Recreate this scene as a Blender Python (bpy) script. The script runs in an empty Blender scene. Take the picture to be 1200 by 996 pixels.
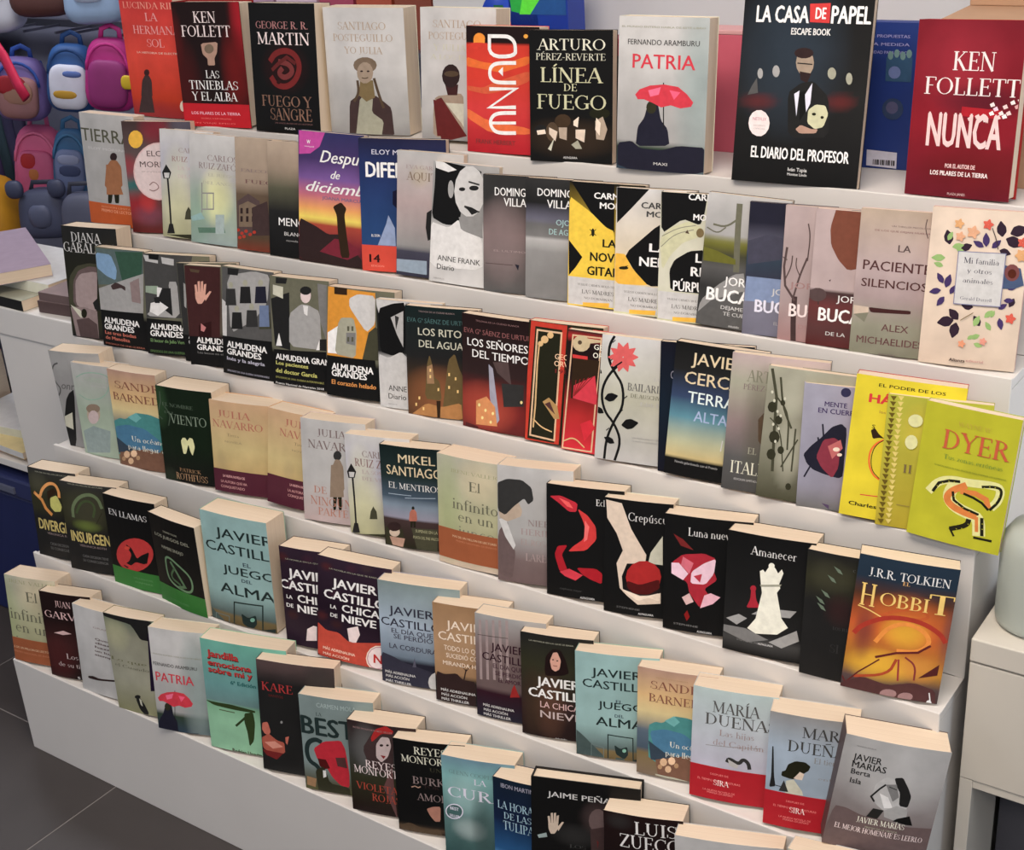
import bpy, bmesh, math, random
from mathutils import Vector, Matrix
from mathutils.geometry import tessellate_polygon
sc = bpy.context.scene
COL = sc.collection
random.seed(7)
# ------------------------------------------------------------ camera
cd = bpy.data.cameras.new('camera'); cam = bpy.data.objects.new('camera', cd); COL.objects.link(cam); sc.camera = cam
cd.sensor_width = 36; cd.lens = 36 * 1612.4 / 1200; cd.clip_start = .05
YAW, PIT, ROL = .6347, .4165, -.0657
_f = Vector((-math.sin(YAW)*math.cos(PIT), math.cos(YAW)*math.cos(PIT), -math.sin(PIT)))
_r0 = Vector((math.cos(YAW), math.sin(YAW), 0)); _u0 = _r0.cross(_f)
_r = math.cos(ROL)*_r0 + math.sin(ROL)*_u0; _u = -math.sin(ROL)*_r0 + math.cos(ROL)*_u0
M = Matrix((_r, _u, -_f)).transposed().to_4x4(); M.translation = Vector((2.3029, -1.333, 1.7551)); cam.matrix_world = M
# ------------------------------------------------------------ light
w = bpy.data.worlds.new('world'); sc.world = w; w.use_nodes = True
w.node_tree.nodes['Background'].inputs[0].default_value = (.86, .9, 1, 1); w.node_tree.nodes['Background'].inputs[1].default_value = .38
def area(name, loc, rot, sx, sy, e, c):
    l = bpy.data.lights.new(name, 'AREA'); l.shape = 'RECTANGLE'; l.size = sx; l.size_y = sy; l.energy = e; l.color = c
    o = bpy.data.objects.new(name, l); o.location = loc; o.rotation_euler = rot; COL.objects.link(o); return o
area('ceiling_lamp_light', (1.7, -.7, 2.72), (0, 0, 0), 1.6, .6, 43, (1, .85, .72))
area('ceiling_lamp_light', (2.9, -2.2, 2.72), (0, 0, 0), 1.4, .6, 30, (1, .9, .8))
area('ceiling_lamp_light', (-.8, -1.6, 2.72), (0, 0, 0), 1.2, .6, 14, (.9, .93, 1))
area('ceiling_lamp_light', (-1.2, 1.0, 2.72), (0, 0, 0), 1.2, .4, 20, (.85, .9, 1))
area('side_fill_light', (3.8, .2, 1.5), (0, math.radians(90), 0), 1.6, 1.8, 16, (.80, .90, 1))  # added cool fill from the right, brightens the stand's right end; no window modelled
sc.view_settings.view_transform = 'Standard'; sc.view_settings.look = 'None'; sc.view_settings.exposure = 0.0; sc.view_settings.gamma = 1; sc.view_settings.use_curve_mapping = False
# ------------------------------------------------------------ materials
def lin(c):
    if isinstance(c, str): c = [int(x, 16)*17/255 for x in c]
    return tuple((x/12.92 if x <= .04045 else ((x+.055)/1.055)**2.4) for x in c)
def mat(name, c=(.8, .8, .8), rough=.5, metal=0, noise=0, nscale=20, bump=0, trans=0, spec=.5, vc=False):
    m = bpy.data.materials.new(name); m.use_nodes = True; nt = m.node_tree; b = nt.nodes['Principled BSDF']
    b.inputs['Roughness'].default_value = rough; b.inputs['Metallic'].default_value = metal; b.inputs['Specular IOR Level'].default_value = spec
    b.inputs['Base Color'].default_value = (*lin(c), 1)
    if trans: b.inputs['Transmission Weight'].default_value = trans
    if vc:
        a = nt.nodes.new('ShaderNodeVertexColor'); a.layer_name = 'Col'; src = a.outputs[0]
        n = nt.nodes.new('ShaderNodeTexNoise'); n.inputs['Scale'].default_value = nscale; n.inputs['Detail'].default_value = 3
        tc = nt.nodes.new('ShaderNodeTexCoord'); nt.links.new(tc.outputs['Object'], n.inputs['Vector'])
        r = nt.nodes.new('ShaderNodeMapRange'); r.inputs[3].default_value = 1-noise; r.inputs[4].default_value = 1+noise; nt.links.new(n.outputs[0], r.inputs[0])
        x = nt.nodes.new('ShaderNodeVectorMath'); x.operation = 'SCALE'; nt.links.new(src, x.inputs[0]); nt.links.new(r.outputs[0], x.inputs['Scale']); nt.links.new(x.outputs[0], b.inputs['Base Color'])
    elif noise or bump:
        tc = nt.nodes.new('ShaderNodeTexCoord'); n = nt.nodes.new('ShaderNodeTexNoise'); n.inputs['Scale'].default_value = nscale; n.inputs['Detail'].default_value = 5
        nt.links.new(tc.outputs['Object'], n.inputs['Vector'])
        cr = nt.nodes.new('ShaderNodeValToRGB'); l = lin(c)
        cr.color_ramp.elements[0].position = .3; cr.color_ramp.elements[1].position = .7
        cr.color_ramp.elements[0].color = (*[v*(1-noise) for v in l], 1); cr.color_ramp.elements[1].color = (*[min(1, v*(1+noise)) for v in l], 1)
        nt.links.new(n.outputs[0], cr.inputs[0]); nt.links.new(cr.outputs[0], b.inputs['Base Color'])
        if bump:
            bp = nt.nodes.new('ShaderNodeBump'); bp.inputs['Strength'].default_value = bump; bp.inputs['Distance'].default_value = .002
            nt.links.new(n.outputs[0], bp.inputs['Height']); nt.links.new(bp.outputs[0], b.inputs['Normal'])
    return m
def ink(c, g=1.23, d=.94):
    c = lin(c); L_ = .3*c[0]+.55*c[1]+.15*c[2]; f = g*min(1.05, (max(L_, .004)/.45)**.10); return tuple(min(.9, max(.002, f*(L_+d*(x-L_)))) for x in c)
PRINT = mat('printed_cover', rough=.45, noise=.12, nscale=45, vc=True, spec=.2)
INK = mat('printed_ink', rough=.45, noise=.2, nscale=110, vc=True, spec=.2)
WHITE = mat('white_laminate', (.86, .85, .84), .45, noise=.02, nscale=6)
WALLM = mat('painted_wall', (.82, .83, .85), .8, noise=.02, nscale=3, bump=.1)
# paper block: fine leaves stacked through the thickness
PAGES = mat('book_pages', (.84, .77, .69), .85)
nt = PAGES.node_tree; tc = nt.nodes.new('ShaderNodeTexCoord'); mp = nt.nodes.new('ShaderNodeMapping'); mp.inputs['Scale'].default_value = (4, 1400, 4)
nn = nt.nodes.new('ShaderNodeTexNoise'); nn.inputs['Scale'].default_value = 1; cr = nt.nodes.new('ShaderNodeValToRGB')
cr.color_ramp.elements[0].position = .3; cr.color_ramp.elements[0].color = (*lin((.83, .75, .66)), 1); cr.color_ramp.elements[1].position = .65; cr.color_ramp.elements[1].color = (*lin((.88, .81, .72)), 1)
nt.links.new(tc.outputs['Object'], mp.inputs[0]); nt.links.new(mp.outputs[0], nn.inputs['Vector']); nt.links.new(nn.outputs[0], cr.inputs[0]); nt.links.new(cr.outputs[0], nt.nodes['Principled BSDF'].inputs['Base Color'])
TILE = mat('floor_tile', (.245, .225, .222), .5, noise=.08, nscale=9, bump=.1); GROUT = mat('grout', (.50, .48, .47), .8)
CREAM = mat('cream_desk', (.80, .78, .74), .45, noise=.02, nscale=5)
CARD = mat('cardboard', (.70, .56, .45), .8, noise=.05, nscale=14)
# ------------------------------------------------------------ helpers
def tag(o, label=None, cat=None, group=None, kind=None):
    for k, v in (('label', label), ('category', cat), ('group', group), ('kind', kind)):
        if v: o[k] = v
    return o
def obj(name, bm, m, parent=None, smooth=False):
    me = bpy.data.meshes.new(name); bm.to_mesh(me); bm.free()
    me.materials.append(m)
    if smooth:
        for p in me.polygons: p.use_smooth = True
    o = bpy.data.objects.new(name, me); COL.objects.link(o)
    if parent: o.parent = parent
    return o
def empty(name, loc=(0, 0, 0), rz=0):
    o = bpy.data.objects.new(name, None); COL.objects.link(o); o.location = loc; o.rotation_euler[2] = rz; o.empty_display_size = .05; return o
def box(bm, x0, y0, z0, x1, y1, z1, bev=0):
    r = bmesh.ops.create_cube(bm, size=1)['verts']
    for v in r: v.co = Vector(((x0+x1)/2+v.co.x*(x1-x0), (y0+y1)/2+v.co.y*(y1-y0), (z0+z1)/2+v.co.z*(z1-z0)))
    if bev:
        es = list({e for v in r for e in v.link_edges}); bmesh.ops.bevel(bm, geom=es, offset=bev, segments=2, affect='EDGES', profile=.5)
def bx(name, d, m, parent=None, bev=.001):
    bm = bmesh.new(); box(bm, *d, bev=bev); return obj(name, bm, m, parent)
def prism(name, pts, x0, x1, m, parent=None):      # profile in (y, z), extruded along x
    bm = bmesh.new(); a = [bm.verts.new((x0, y, z)) for y, z in pts]; b = [bm.verts.new((x1, y, z)) for y, z in pts]
    bm.faces.new(a); bm.faces.new(b[::-1])
    for i in range(len(a)): bm.faces.new((a[i], b[i], b[(i+1) % len(a)], a[(i+1) % len(a)]))
    bmesh.ops.recalc_face_normals(bm, faces=bm.faces); return obj(name, bm, m, parent)
def lathe(name, prof, m, parent=None, n=32, loc=(0, 0, 0)):
    bm = bmesh.new(); rings = [[bm.verts.new((r*math.cos(2*math.pi*k/n), r*math.sin(2*math.pi*k/n), z)) for k in range(n)] for r, z in prof]
    for a, b in zip(rings, rings[1:]):
        for k in range(n): bm.faces.new((a[k], a[(k+1) % n], b[(k+1) % n], b[k]))
    bm.faces.new(rings[0][::-1]); bm.faces.new(rings[-1])
    o = obj(name, bm, m, parent, True); o.location = loc; return o
# ------------------------------------------------------------ the place: floor, walls, ceiling
fl = bx('floor', (-3.4, -2.9, -.03, 3.9, 3.1, -.0007), GROUT, bev=0); tag(fl, kind='structure')
bm = bmesh.new(); box(bm, .0015, .0015, -.006, .5985, .5985, 0, bev=.0005); t0 = obj('tile', bm, TILE, fl)
first = True
for i in range(-6, 6):
    for j in range(-5, 5):
        o = t0 if first else t0.copy()
        if not first: COL.objects.link(o)
        first = False; o.location = (.262+.6*i, .05+.6*j, 0)
tag(bx('ceiling', (-3.4, -2.9, 2.8, 3.9, 3.1, 2.9), WALLM, bev=0), kind='structure')
tag(bx('wall_back', (.58, .84, 0, 3.9, .94, 2.8), WALLM, bev=0), kind='structure')
tag(bx('wall_far', (-3.4, 2.9, 0, .58, 3.0, 2.8), mat('far_wall', (.30, .30, .34), .8, noise=.05), bev=0), kind='structure')
tag(bx('wall_left', (-3.5, -2.9, 0, -3.4, 3.1, 2.8), WALLM, bev=0), kind='structure')
LAMP = mat('lamp_diffuser', (1, .97, .92), .5); bb = LAMP.node_tree.nodes['Principled BSDF']; bb.inputs['Emission Color'].default_value = (1, .93, .84, 1); bb.inputs['Emission Strength'].default_value = 3
for (x, y, a, c), lb in zip(((1.7, -.7, 1.6, .6), (2.9, -2.2, 1.4, .6), (-.8, -1.6, 1.2, .6), (-1.2, 1.0, 1.2, .4)), ('right in front of the display stand', 'farthest to the right behind the viewer', 'in front of the left end of the stand', 'over the hanging backpacks')):
    t = empty('ceiling_light', (x, y, 2.8)); tag(t, 'white rectangular ceiling light panel '+lb, 'light', 'ceiling lights above the shop')
    bx('frame', (-a/2-.03, -c/2-.03, -.05, a/2+.03, c/2+.03, 0), WHITE, t); bx('diffuser', (-a/2, -c/2, -.056, a/2, c/2, -.05), LAMP, t, bev=0)
# ------------------------------------------------------------ the stepped display stand
DY, Z0, DZ, LX = .0999, .2219, .2038, 1.8483
stand = empty('display_stand'); tag(stand, 'large white stepped book display stand with six shelves standing on the dark tiled floor', 'display stand')
for k in range(6):
    y, z = DY*k, Z0+DZ*k; zb = .0 if k == 0 else z-DZ-.004
    bx('riser_panel', (0, y, zb, LX, y+.007, z), WHITE, stand, .0012)
    bx('shelf_board', (.001, y+.007, z-.018, LX-.001, y+DY if k < 5 else .80, z-.004), WHITE, stand, .0006)
for x in (.0012, LX-.0132):
    pts = [(.008, 0)]
    for k in range(6): pts += [(DY*k+.0075, Z0+DZ*k-.019), (DY*k+DY-.0005, Z0+DZ*k-.019)] if k < 5 else [(DY*k+.0075, Z0+DZ*k-.019), (.79, Z0+DZ*k-.019)]
    pts += [(.79, 0)]
    p = prism('end_panel', pts, x, x+.012, WHITE, stand)
bx('back_panel', (.014, .79, 0, LX-.014, .80, Z0+5*DZ-.019), WHITE, stand)
# ------------------------------------------------------------ lettering
CURVES = {}
def sans_mesh(s, bold=0, shear=0):
    k = (s, bold, shear)
    if k in CURVES: return CURVES[k]
    c = bpy.data.curves.new('t', 'FONT'); c.body = s; c.resolution_u = 2; c.fill_mode = 'FRONT'; c.offset = bold; c.shear = shear
    o = bpy.data.objects.new('t', c); COL.objects.link(o); dg = bpy.context.evaluated_depsgraph_get(); me = o.evaluated_get(dg).to_mesh()
    V = [(v.co.x, v.co.y) for v in me.vertices]; F = [tuple(p.vertices) for p in me.polygons]
    o.evaluated_get(dg).to_mesh_clear(); bpy.data.objects.remove(o); bpy.data.curves.remove(c); CURVES[k] = (V, F); return V, F
_n, _t = .045, .13
def l(a, b, c, d, w=_t): return ('l', a, b, c, d, w)
def a(cx, cy, rx, ry, a0, a1, w=_t): return ('a', cx, cy, rx, ry, a0, a1, w)
def s(x, y, w=.26): return ('l', x-w/2, y, x+w/2, y, _n)
GL = {'A': (.74, [l(.06, 0, .37, 1, _n), l(.37, 1, .66, 0), l(.17, .34, .55, .34, _n), s(.06, .02), s(.66, .02)]),
'B': (.66, [l(.17, 0, .17, 1), a(.3, .75, .23, .23, -90, 90), a(.32, .26, .26, .26, -90, 90), l(.04, .98, .3, .98, _n), l(.17, .51, .32, .51, _n), l(.04, .02, .32, .02, _n)]),
'C': (.74, [a(.42, .5, .35, .49, 50, 310), l(.66, .7, .66, .95, _n), l(.66, .05, .66, .28, _n)]),
'D': (.8, [l(.17, 0, .17, 1), a(.32, .5, .38, .48, -90, 90), l(.04, .98, .32, .98, _n), l(.04, .02, .32, .02, _n)]),
'E': (.64, [l(.17, 0, .17, 1), l(.04, .98, .55, .98, _n), l(.04, .02, .58, .02, _n), l(.17, .52, .46, .52, _n), l(.55, .98, .55, .8, _n), l(.58, .02, .58, .22, _n), l(.46, .42, .46, .62, _n)]),
'F': (.6, [l(.17, 0, .17, 1), l(.04, .98, .55, .98, _n), l(.17, .52, .44, .52, _n), l(.55, .98, .55, .8, _n), s(.17, .02, .3)]),
'G': (.8, [a(.42, .5, .35, .49, 50, 310), l(.66, .7, .66, .95, _n), l(.66, .08, .66, .42), s(.64, .42, .28)]),
'H': (.84, [l(.17, 0, .17, 1), l(.67, 0, .67, 1), l(.17, .5, .67, .5, _n), s(.17, .02), s(.17, .98), s(.67, .02), s(.67, .98)]),
'I': (.36, [l(.18, 0, .18, 1), s(.18, .02), s(.18, .98)]),
'J': (.46, [l(.28, .15, .28, 1), a(.13, .12, .15, .2, -130, 0, _n), s(.28, .98)]),
'K': (.78, [l(.17, 0, .17, 1), l(.17, .45, .6, .98, _n), l(.3, .6, .66, 0), s(.17, .02), s(.17, .98), s(.6, .98), s(.68, .02)]),
'L': (.6, [l(.17, 0, .17, 1), s(.17, .98), l(.04, .02, .56, .02, _n), l(.56, .02, .56, .24, _n)]),
'M': (.96, [l(.14, 0, .14, 1, _n), l(.14, 1, .47, .08), l(.47, .08, .8, 1, _n), l(.8, 0, .8, 1), s(.14, .02, .22), s(.8, .02), s(.1, .98, .16), s(.84, .98, .2)]),
'N': (.82, [l(.14, 0, .14, 1, _n), l(.14, 1, .68, 0), l(.68, 0, .68, 1, _n), s(.14, .02, .22), s(.1, .98, .16), s(.68, .98, .22)]),
'O': (.84, [a(.42, .5, .36, .49, 0, 360)]),
'P': (.62, [l(.17, 0, .17, 1), a(.3, .73, .26, .25, -90, 90), l(.04, .98, .3, .98, _n), l(.17, .48, .3, .48, _n), s(.17, .02, .3)]),
'Q': (.84, [a(.42, .5, .36, .49, 0, 360), l(.45, .1, .78, -.18, .08)]),
'R': (.72, [l(.17, 0, .17, 1), a(.3, .75, .24, .23, -90, 90), l(.04, .98, .3, .98, _n), l(.17, .52, .3, .52, _n), l(.34, .52, .64, 0), s(.17, .02), s(.67, .02, .14)]),
'S': (.58, [a(.29, .74, .21, .24, 40, 270, .09), a(.29, .26, .23, .25, -130, 90, .09), l(.5, .72, .5, .94, _n), l(.06, .08, .06, .3, _n)]),
'T': (.68, [l(.34, 0, .34, 1), l(.04, .98, .64, .98, _n), l(.05, .98, .05, .78, _n), l(.63, .98, .63, .78, _n), s(.34, .02)]),
'U': (.8, [l(.17, .3, .17, 1), a(.4, .3, .23, .29, 180, 360, .08), l(.63, .3, .63, 1, _n), s(.17, .98), s(.63, .98, .22)]),
'V': (.74, [l(.08, 1, .37, 0), l(.37, 0, .66, 1, _n), s(.08, .98), s(.66, .98, .22)]),
'W': (1.05, [l(.08, 1, .32, 0), l(.32, 0, .52, 1, _n), l(.52, 1, .74, 0), l(.74, 0, .95, 1, _n), s(.08, .98), s(.95, .98, .2)]),
'X': (.74, [l(.08, 1, .66, 0), l(.08, 0, .64, 1, _n), s(.1, .98), s(.66, .02), s(.1, .02, .2), s(.64, .98, .2)]),
'Y': (.72, [l(.07, 1, .36, .48), l(.36, .48, .64, 1, _n), l(.36, 0, .36, .5), s(.08, .98), s(.64, .98, .2), s(.36, .02)]),
'Z': (.66, [l(.58, 1, .08, 0), l(.08, .98, .58, .98, _n), l(.08, .02, .6, .02, _n), l(.08, .98, .08, .78, _n), l(.6, .02, .6, .22, _n)]),
'a': (.5, [a(.24, .2, .17, .2, 0, 360, .07), l(.4, 0, .4, .45, .1), a(.25, .45, .15, .18, 0, 140, .05)]),
'b': (.56, [l(.13, 0, .13, 1, .1), a(.27, .32, .19, .31, -110, 110, .09)]), 'c': (.46, [a(.26, .32, .19, .32, 50, 310, .09)]),
'd': (.56, [l(.43, 0, .43, 1, .1), a(.26, .32, .18, .31, 70, 290, .09)]), 'e': (.5, [a(.26, .32, .19, .32, 0, 310, .09), l(.1, .36, .42, .36, _n)]),
'f': (.34, [l(.15, 0, .15, .85, .1), a(.26, .84, .12, .15, 20, 180, .06), s(.17, .62, .28)]), 'g': (.5, [a(.24, .36, .16, .26, 0, 360, .09), l(.4, -.1, .4, .62, .08), a(.24, -.1, .17, .16, 180, 360, .06)]),
'h': (.56, [l(.13, 0, .13, 1, .1), a(.27, .4, .15, .22, 0, 150, .06), l(.43, 0, .43, .42, .1), s(.13, .02, .2), s(.43, .02, .2)]), 'i': (.26, [l(.13, 0, .13, .62, .1), l(.13, .8, .13, .92, .11), s(.13, .02, .22)]),
'j': (.26, [l(.15, -.15, .15, .62, .1), l(.15, .8, .15, .92, .11)]), 'k': (.54, [l(.13, 0, .13, 1, .1), l(.13, .25, .42, .62, _n), l(.24, .36, .46, 0, .1)]), 'l': (.26, [l(.13, 0, .13, 1, .1), s(.13, .02, .22)]),
'm': (.84, [l(.13, 0, .13, .62, .1), a(.27, .4, .15, .22, 0, 150, .06), l(.42, 0, .42, .42, .1), a(.56, .4, .15, .22, 0, 150, .06), l(.71, 0, .71, .42, .1), s(.13, .02, .2), s(.71, .02, .2)]),
'n': (.56, [l(.13, 0, .13, .62, .1), a(.27, .4, .15, .22, 0, 150, .06), l(.43, 0, .43, .42, .1), s(.13, .02, .2), s(.43, .02, .2)]),
'o': (.52, [a(.26, .31, .2, .31, 0, 360, .09)]), 'p': (.56, [l(.13, -.3, .13, .62, .1), a(.27, .31, .19, .31, -110, 110, .09)]), 'q': (.56, [l(.43, -.3, .43, .62, .1), a(.26, .31, .18, .31, 70, 290, .09)]),
'r': (.4, [l(.13, 0, .13, .62, .1), a(.28, .42, .15, .19, 50, 170, .07), s(.13, .02, .22)]), 's': (.42, [a(.21, .45, .13, .16, 30, 270, .07), a(.21, .16, .14, .16, -140, 90, .07)]),
't': (.34, [l(.15, .1, .15, .85, .1), a(.25, .12, .11, .12, 180, 320, .06), s(.17, .62, .28)]), 'u': (.56, [l(.13, .2, .13, .62, .1), a(.27, .2, .15, .19, 180, 330, .06), l(.43, 0, .43, .62, .1)]),
'v': (.5, [l(.07, .62, .25, 0, .1), l(.25, 0, .43, .62, _n)]), 'x': (.5, [l(.07, .62, .42, 0, .1), l(.07, 0, .42, .62, _n)]), 'y': (.5, [l(.07, .62, .25, 0, .1), l(.12, -.3, .43, .62, _n)]), 'z': (.46, [l(.38, .62, .08, 0, .08), l(.08, .6, .38, .6, _n), l(.08, .02, .38, .02, _n)]),
'.': (.24, [l(.12, 0, .12, .11, .11)]), '-': (.4, [l(.06, .38, .34, .38, .07)]), ' ': (.3, []),
'1': (.4, [l(.2, 0, .2, 1)]), '8': (.56, [a(.28, .75, .18, .23, 0, 360, .08), a(.28, .26, .21, .25, 0, 360, .08)]), '2': (.54, [a(.27, .72, .2, .26, -30, 170, .08), l(.44, .6, .08, .04, .08), l(.06, .04, .5, .04, .07)]), '0': (.6, [a(.3, .5, .22, .48, 0, 360)])}
ACC = {'Á': 'A', 'É': 'E', 'Í': 'I', 'Ó': 'O', 'Ú': 'U', 'á': 'a', 'é': 'e', 'í': 'i', 'ó': 'o', 'ú': 'u', 'Ñ': 'N', 'ñ': 'n'}
def stroke(V, F, x0, y0, x1, y1, w):
    dx, dy = x1-x0, y1-y0; d = math.hypot(dx, dy) or 1; nx, ny = -dy/d*w/2, dx/d*w/2; i = len(V)
    zz = (i % 7)*.11; V += [(x0+nx, y0+ny, zz), (x1+nx, y1+ny, zz), (x1-nx, y1-ny, zz), (x0-nx, y0-ny, zz)]; F.append((i, i+1, i+2, i+3))
def serif_mesh(t):
    V, F, x = [], [], 0
    for ch in t:
        base = ACC.get(ch, ch); adv, g = GL.get(base, GL['o'])
        if ch != base:
            cx, y = x+adv/2-.03, (1.08 if base.isupper() else .72)
            if ch in 'Ññ': stroke(V, F, cx-.15, y+.02, cx+.2, y+.08, .07)
            else: stroke(V, F, cx-.02, y, cx+.14, y+.17, .08)
        for e in g:
            if e[0] == 'l': stroke(V, F, x+e[1], e[2], x+e[3], e[4], e[5])
            else:
                _, cx, cy, rx, ry, a0, a1, wt = e; n = max(4, int(abs(a1-a0)/24)); i = len(V)
                for k in range(n+1):
                    an = math.radians(a0+(a1-a0)*k/n); c_, s_ = math.cos(an), math.sin(an); ww = (_n+(wt-_n)*abs(c_)**1.3)
                    V += [(x+cx+(rx-.02+ww/2)*c_, cy+(ry-.02+_n/2)*s_, .85), (x+cx+(rx-.02-ww/2)*c_, cy+(ry-.02-_n/2)*s_, .85)]
                for k in range(n): F.append((i+2*k, i+2*k+2, i+2*k+3, i+2*k+1))
        x += adv
    return V, F
def text_geo(t, f):
    if f in 'rq': return serif_mesh(t), 1.0
    V0, F0 = sans_mesh(t, 0, .35 if f == 'h' else 0)
    d = {'s': .010, 'b': .030, 'k': .036, 'c': .012, 'h': .014, 'g': .040}[f]
    sh = ((-d, 0), (d, 0)) if d < .02 else ((-d, -d*.4), (d, -d*.4), (0, d*.4), (0, 0))
    V, F = [], []
    for i, (dx, dy) in enumerate(sh):
        n = len(V); V += [(x+dx, y+dy, i*.2) for x, y in V0]; F += [tuple(k+n for k in q) for q in F0]
    return (V, F), .727
def chaikin(P, closed, c_=.25):
    n = len(P); Q = [] if closed else [P[0]]
    for i in range(n if closed else n-1):
        (ax, ay), (bx_, by) = P[i], P[(i+1) % n]; Q += [(ax*(1-c_)+bx_*c_, ay*(1-c_)+by*c_), (ax*c_+bx_*(1-c_), ay*c_+by*(1-c_))]
    return Q if closed else Q+[P[-1]]
def ribbon(Q, w_):
    Q = [q for i, q in enumerate(Q) if i == 0 or math.hypot(q[0]-Q[i-1][0], q[1]-Q[i-1][1]) > 1e-7]
    closed = len(Q) > 3 and math.hypot(Q[0][0]-Q[-1][0], Q[0][1]-Q[-1][1]) < 1e-6
    if closed: Q = Q[:-1]
    n = len(Q); L_, R_ = [], []
    if n < 2: return [], []
    for i in range(n):
        p, q, r = Q[i-1] if (i or closed) else None, Q[i], Q[(i+1) % n] if (i < n-1 or closed) else None
        d1 = (Vector(q)-Vector(p)).normalized() if p else None; d2 = (Vector(r)-Vector(q)).normalized() if r else None
        d1 = d1 or d2; d2 = d2 or d1; t = d1+d2; t = t.normalized() if t.length > .2 else d2
        nx = Vector((-t.y, t.x)); k = w_/2/max(.5, abs(nx.dot(Vector((-d2.y, d2.x)))))
        L_.append((q[0]+nx.x*k, q[1]+nx.y*k)); R_.append((q[0]-nx.x*k, q[1]-nx.y*k))
    V = [v for pr in zip(L_, R_) for v in pr]; m = n if closed else n-1
    return V, [(2*i, 2*((i+1) % n), 2*((i+1) % n)+1, 2*i+1) for i in range(m)]
# ------------------------------------------------------------ books
NC, NR, NK = 24, 40, 8
def vnoise(u, v, s):
    def h(i, j): return ((math.sin(i*127.1+j*311.7+s*17.3)*43758.5453) % 1)
    i, j = math.floor(u), math.floor(v); fu, fv = u-i, v-j; fu = fu*fu*(3-2*fu); fv = fv*fv*(3-2*fv)
    return (h(i, j)*(1-fu)+h(i+1, j)*fu)*(1-fv)+(h(i, j+1)*(1-fu)+h(i+1, j+1)*fu)*fv
class Flat:                                          # flat print: faces in cover (u, v), stacked by tiny steps
    def __init__(self): self.bm = bmesh.new(); self.cl = self.bm.loops.layers.float_color.new('Col'); self.n = 0
    def add(self, V, F, col):
        self.n += 1; z = self.n; c = (*ink(col), 1); vs = [self.bm.verts.new((v[0], v[1], z+(v[2] if len(v) > 2 else 0))) for v in V]
        for f in F:
            try: fa = self.bm.faces.new([vs[i] for i in f])
            except ValueError: continue
            for lp in fa.loops: lp[self.cl] = c
    def clip(self, v0, v1, slices):
        bm = self.bm
        for co, no in (((.004, 0, 0), (-1, 0, 0)), ((.996, 0, 0), (1, 0, 0)), ((0, v0+.002, 0), (0, -1, 0)), ((0, v1-.002, 0), (0, 1, 0))):
            bmesh.ops.bisect_plane(bm, geom=bm.verts[:]+bm.edges[:]+bm.faces[:], plane_co=co, plane_no=no, clear_outer=True)
        if slices:
            for k in range(1, NK): bmesh.ops.bisect_plane(bm, geom=bm.verts[:]+bm.edges[:]+bm.faces[:], plane_co=(k/NK, 0, 0), plane_no=(1, 0, 0))
def curve_at(u, b):
    k = min(NK-1, max(0, int(u*NK))); y0, y1 = math.sin(math.pi*k/NK), math.sin(math.pi*(k+1)/NK); return -b*(y0+(y1-y0)*(u*NK-k))
def finish(fl_, name, w, h, b, off, parent, v0=0, v1=1, step=.000025):
    if not fl_.bm.faces: fl_.bm.free(); return None
    fl_.clip(v0, v1, b > 0)
    if not fl_.bm.faces: fl_.bm.free(); return None
    for v in fl_.bm.verts: u, vv, z = v.co; v.co = (u*w, curve_at(u, b)-off-step*z, vv*h)
    for f in fl_.bm.faces:
        f.normal_update()
        if f.normal.y > 0: f.normal_flip()
    return obj(name, fl_.bm, INK, parent)
def put_text(F_, t, w, h):
    s_, u0, v0, u1, hv, c, f = t; (V, Fc), cap = text_geo(s_, f)
    if not V: return
    xs = [p[0] for p in V]; x0, x1 = min(xs), max(xs); k = (u1-u0)/1000/max(1e-6, x1-x0); ky = hv/1000/cap
    F_.add([(u0/1000+(p[0]-x0)*k, v0/1000+p[1]*ky, p[2] if len(p) > 2 else 0) for p in V], Fc, c)
def ramp(st, v):
    for (a0, c0), (a1, c1) in zip(st, st[1:]):
        if v <= a1:
            t = (v-a0)/max(1e-6, a1-a0); A, B_ = ink(c0), ink(c1); return [p+(q-p)*t for p, q in zip(A, B_)]
    return list(ink(st[-1][1]))
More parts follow.
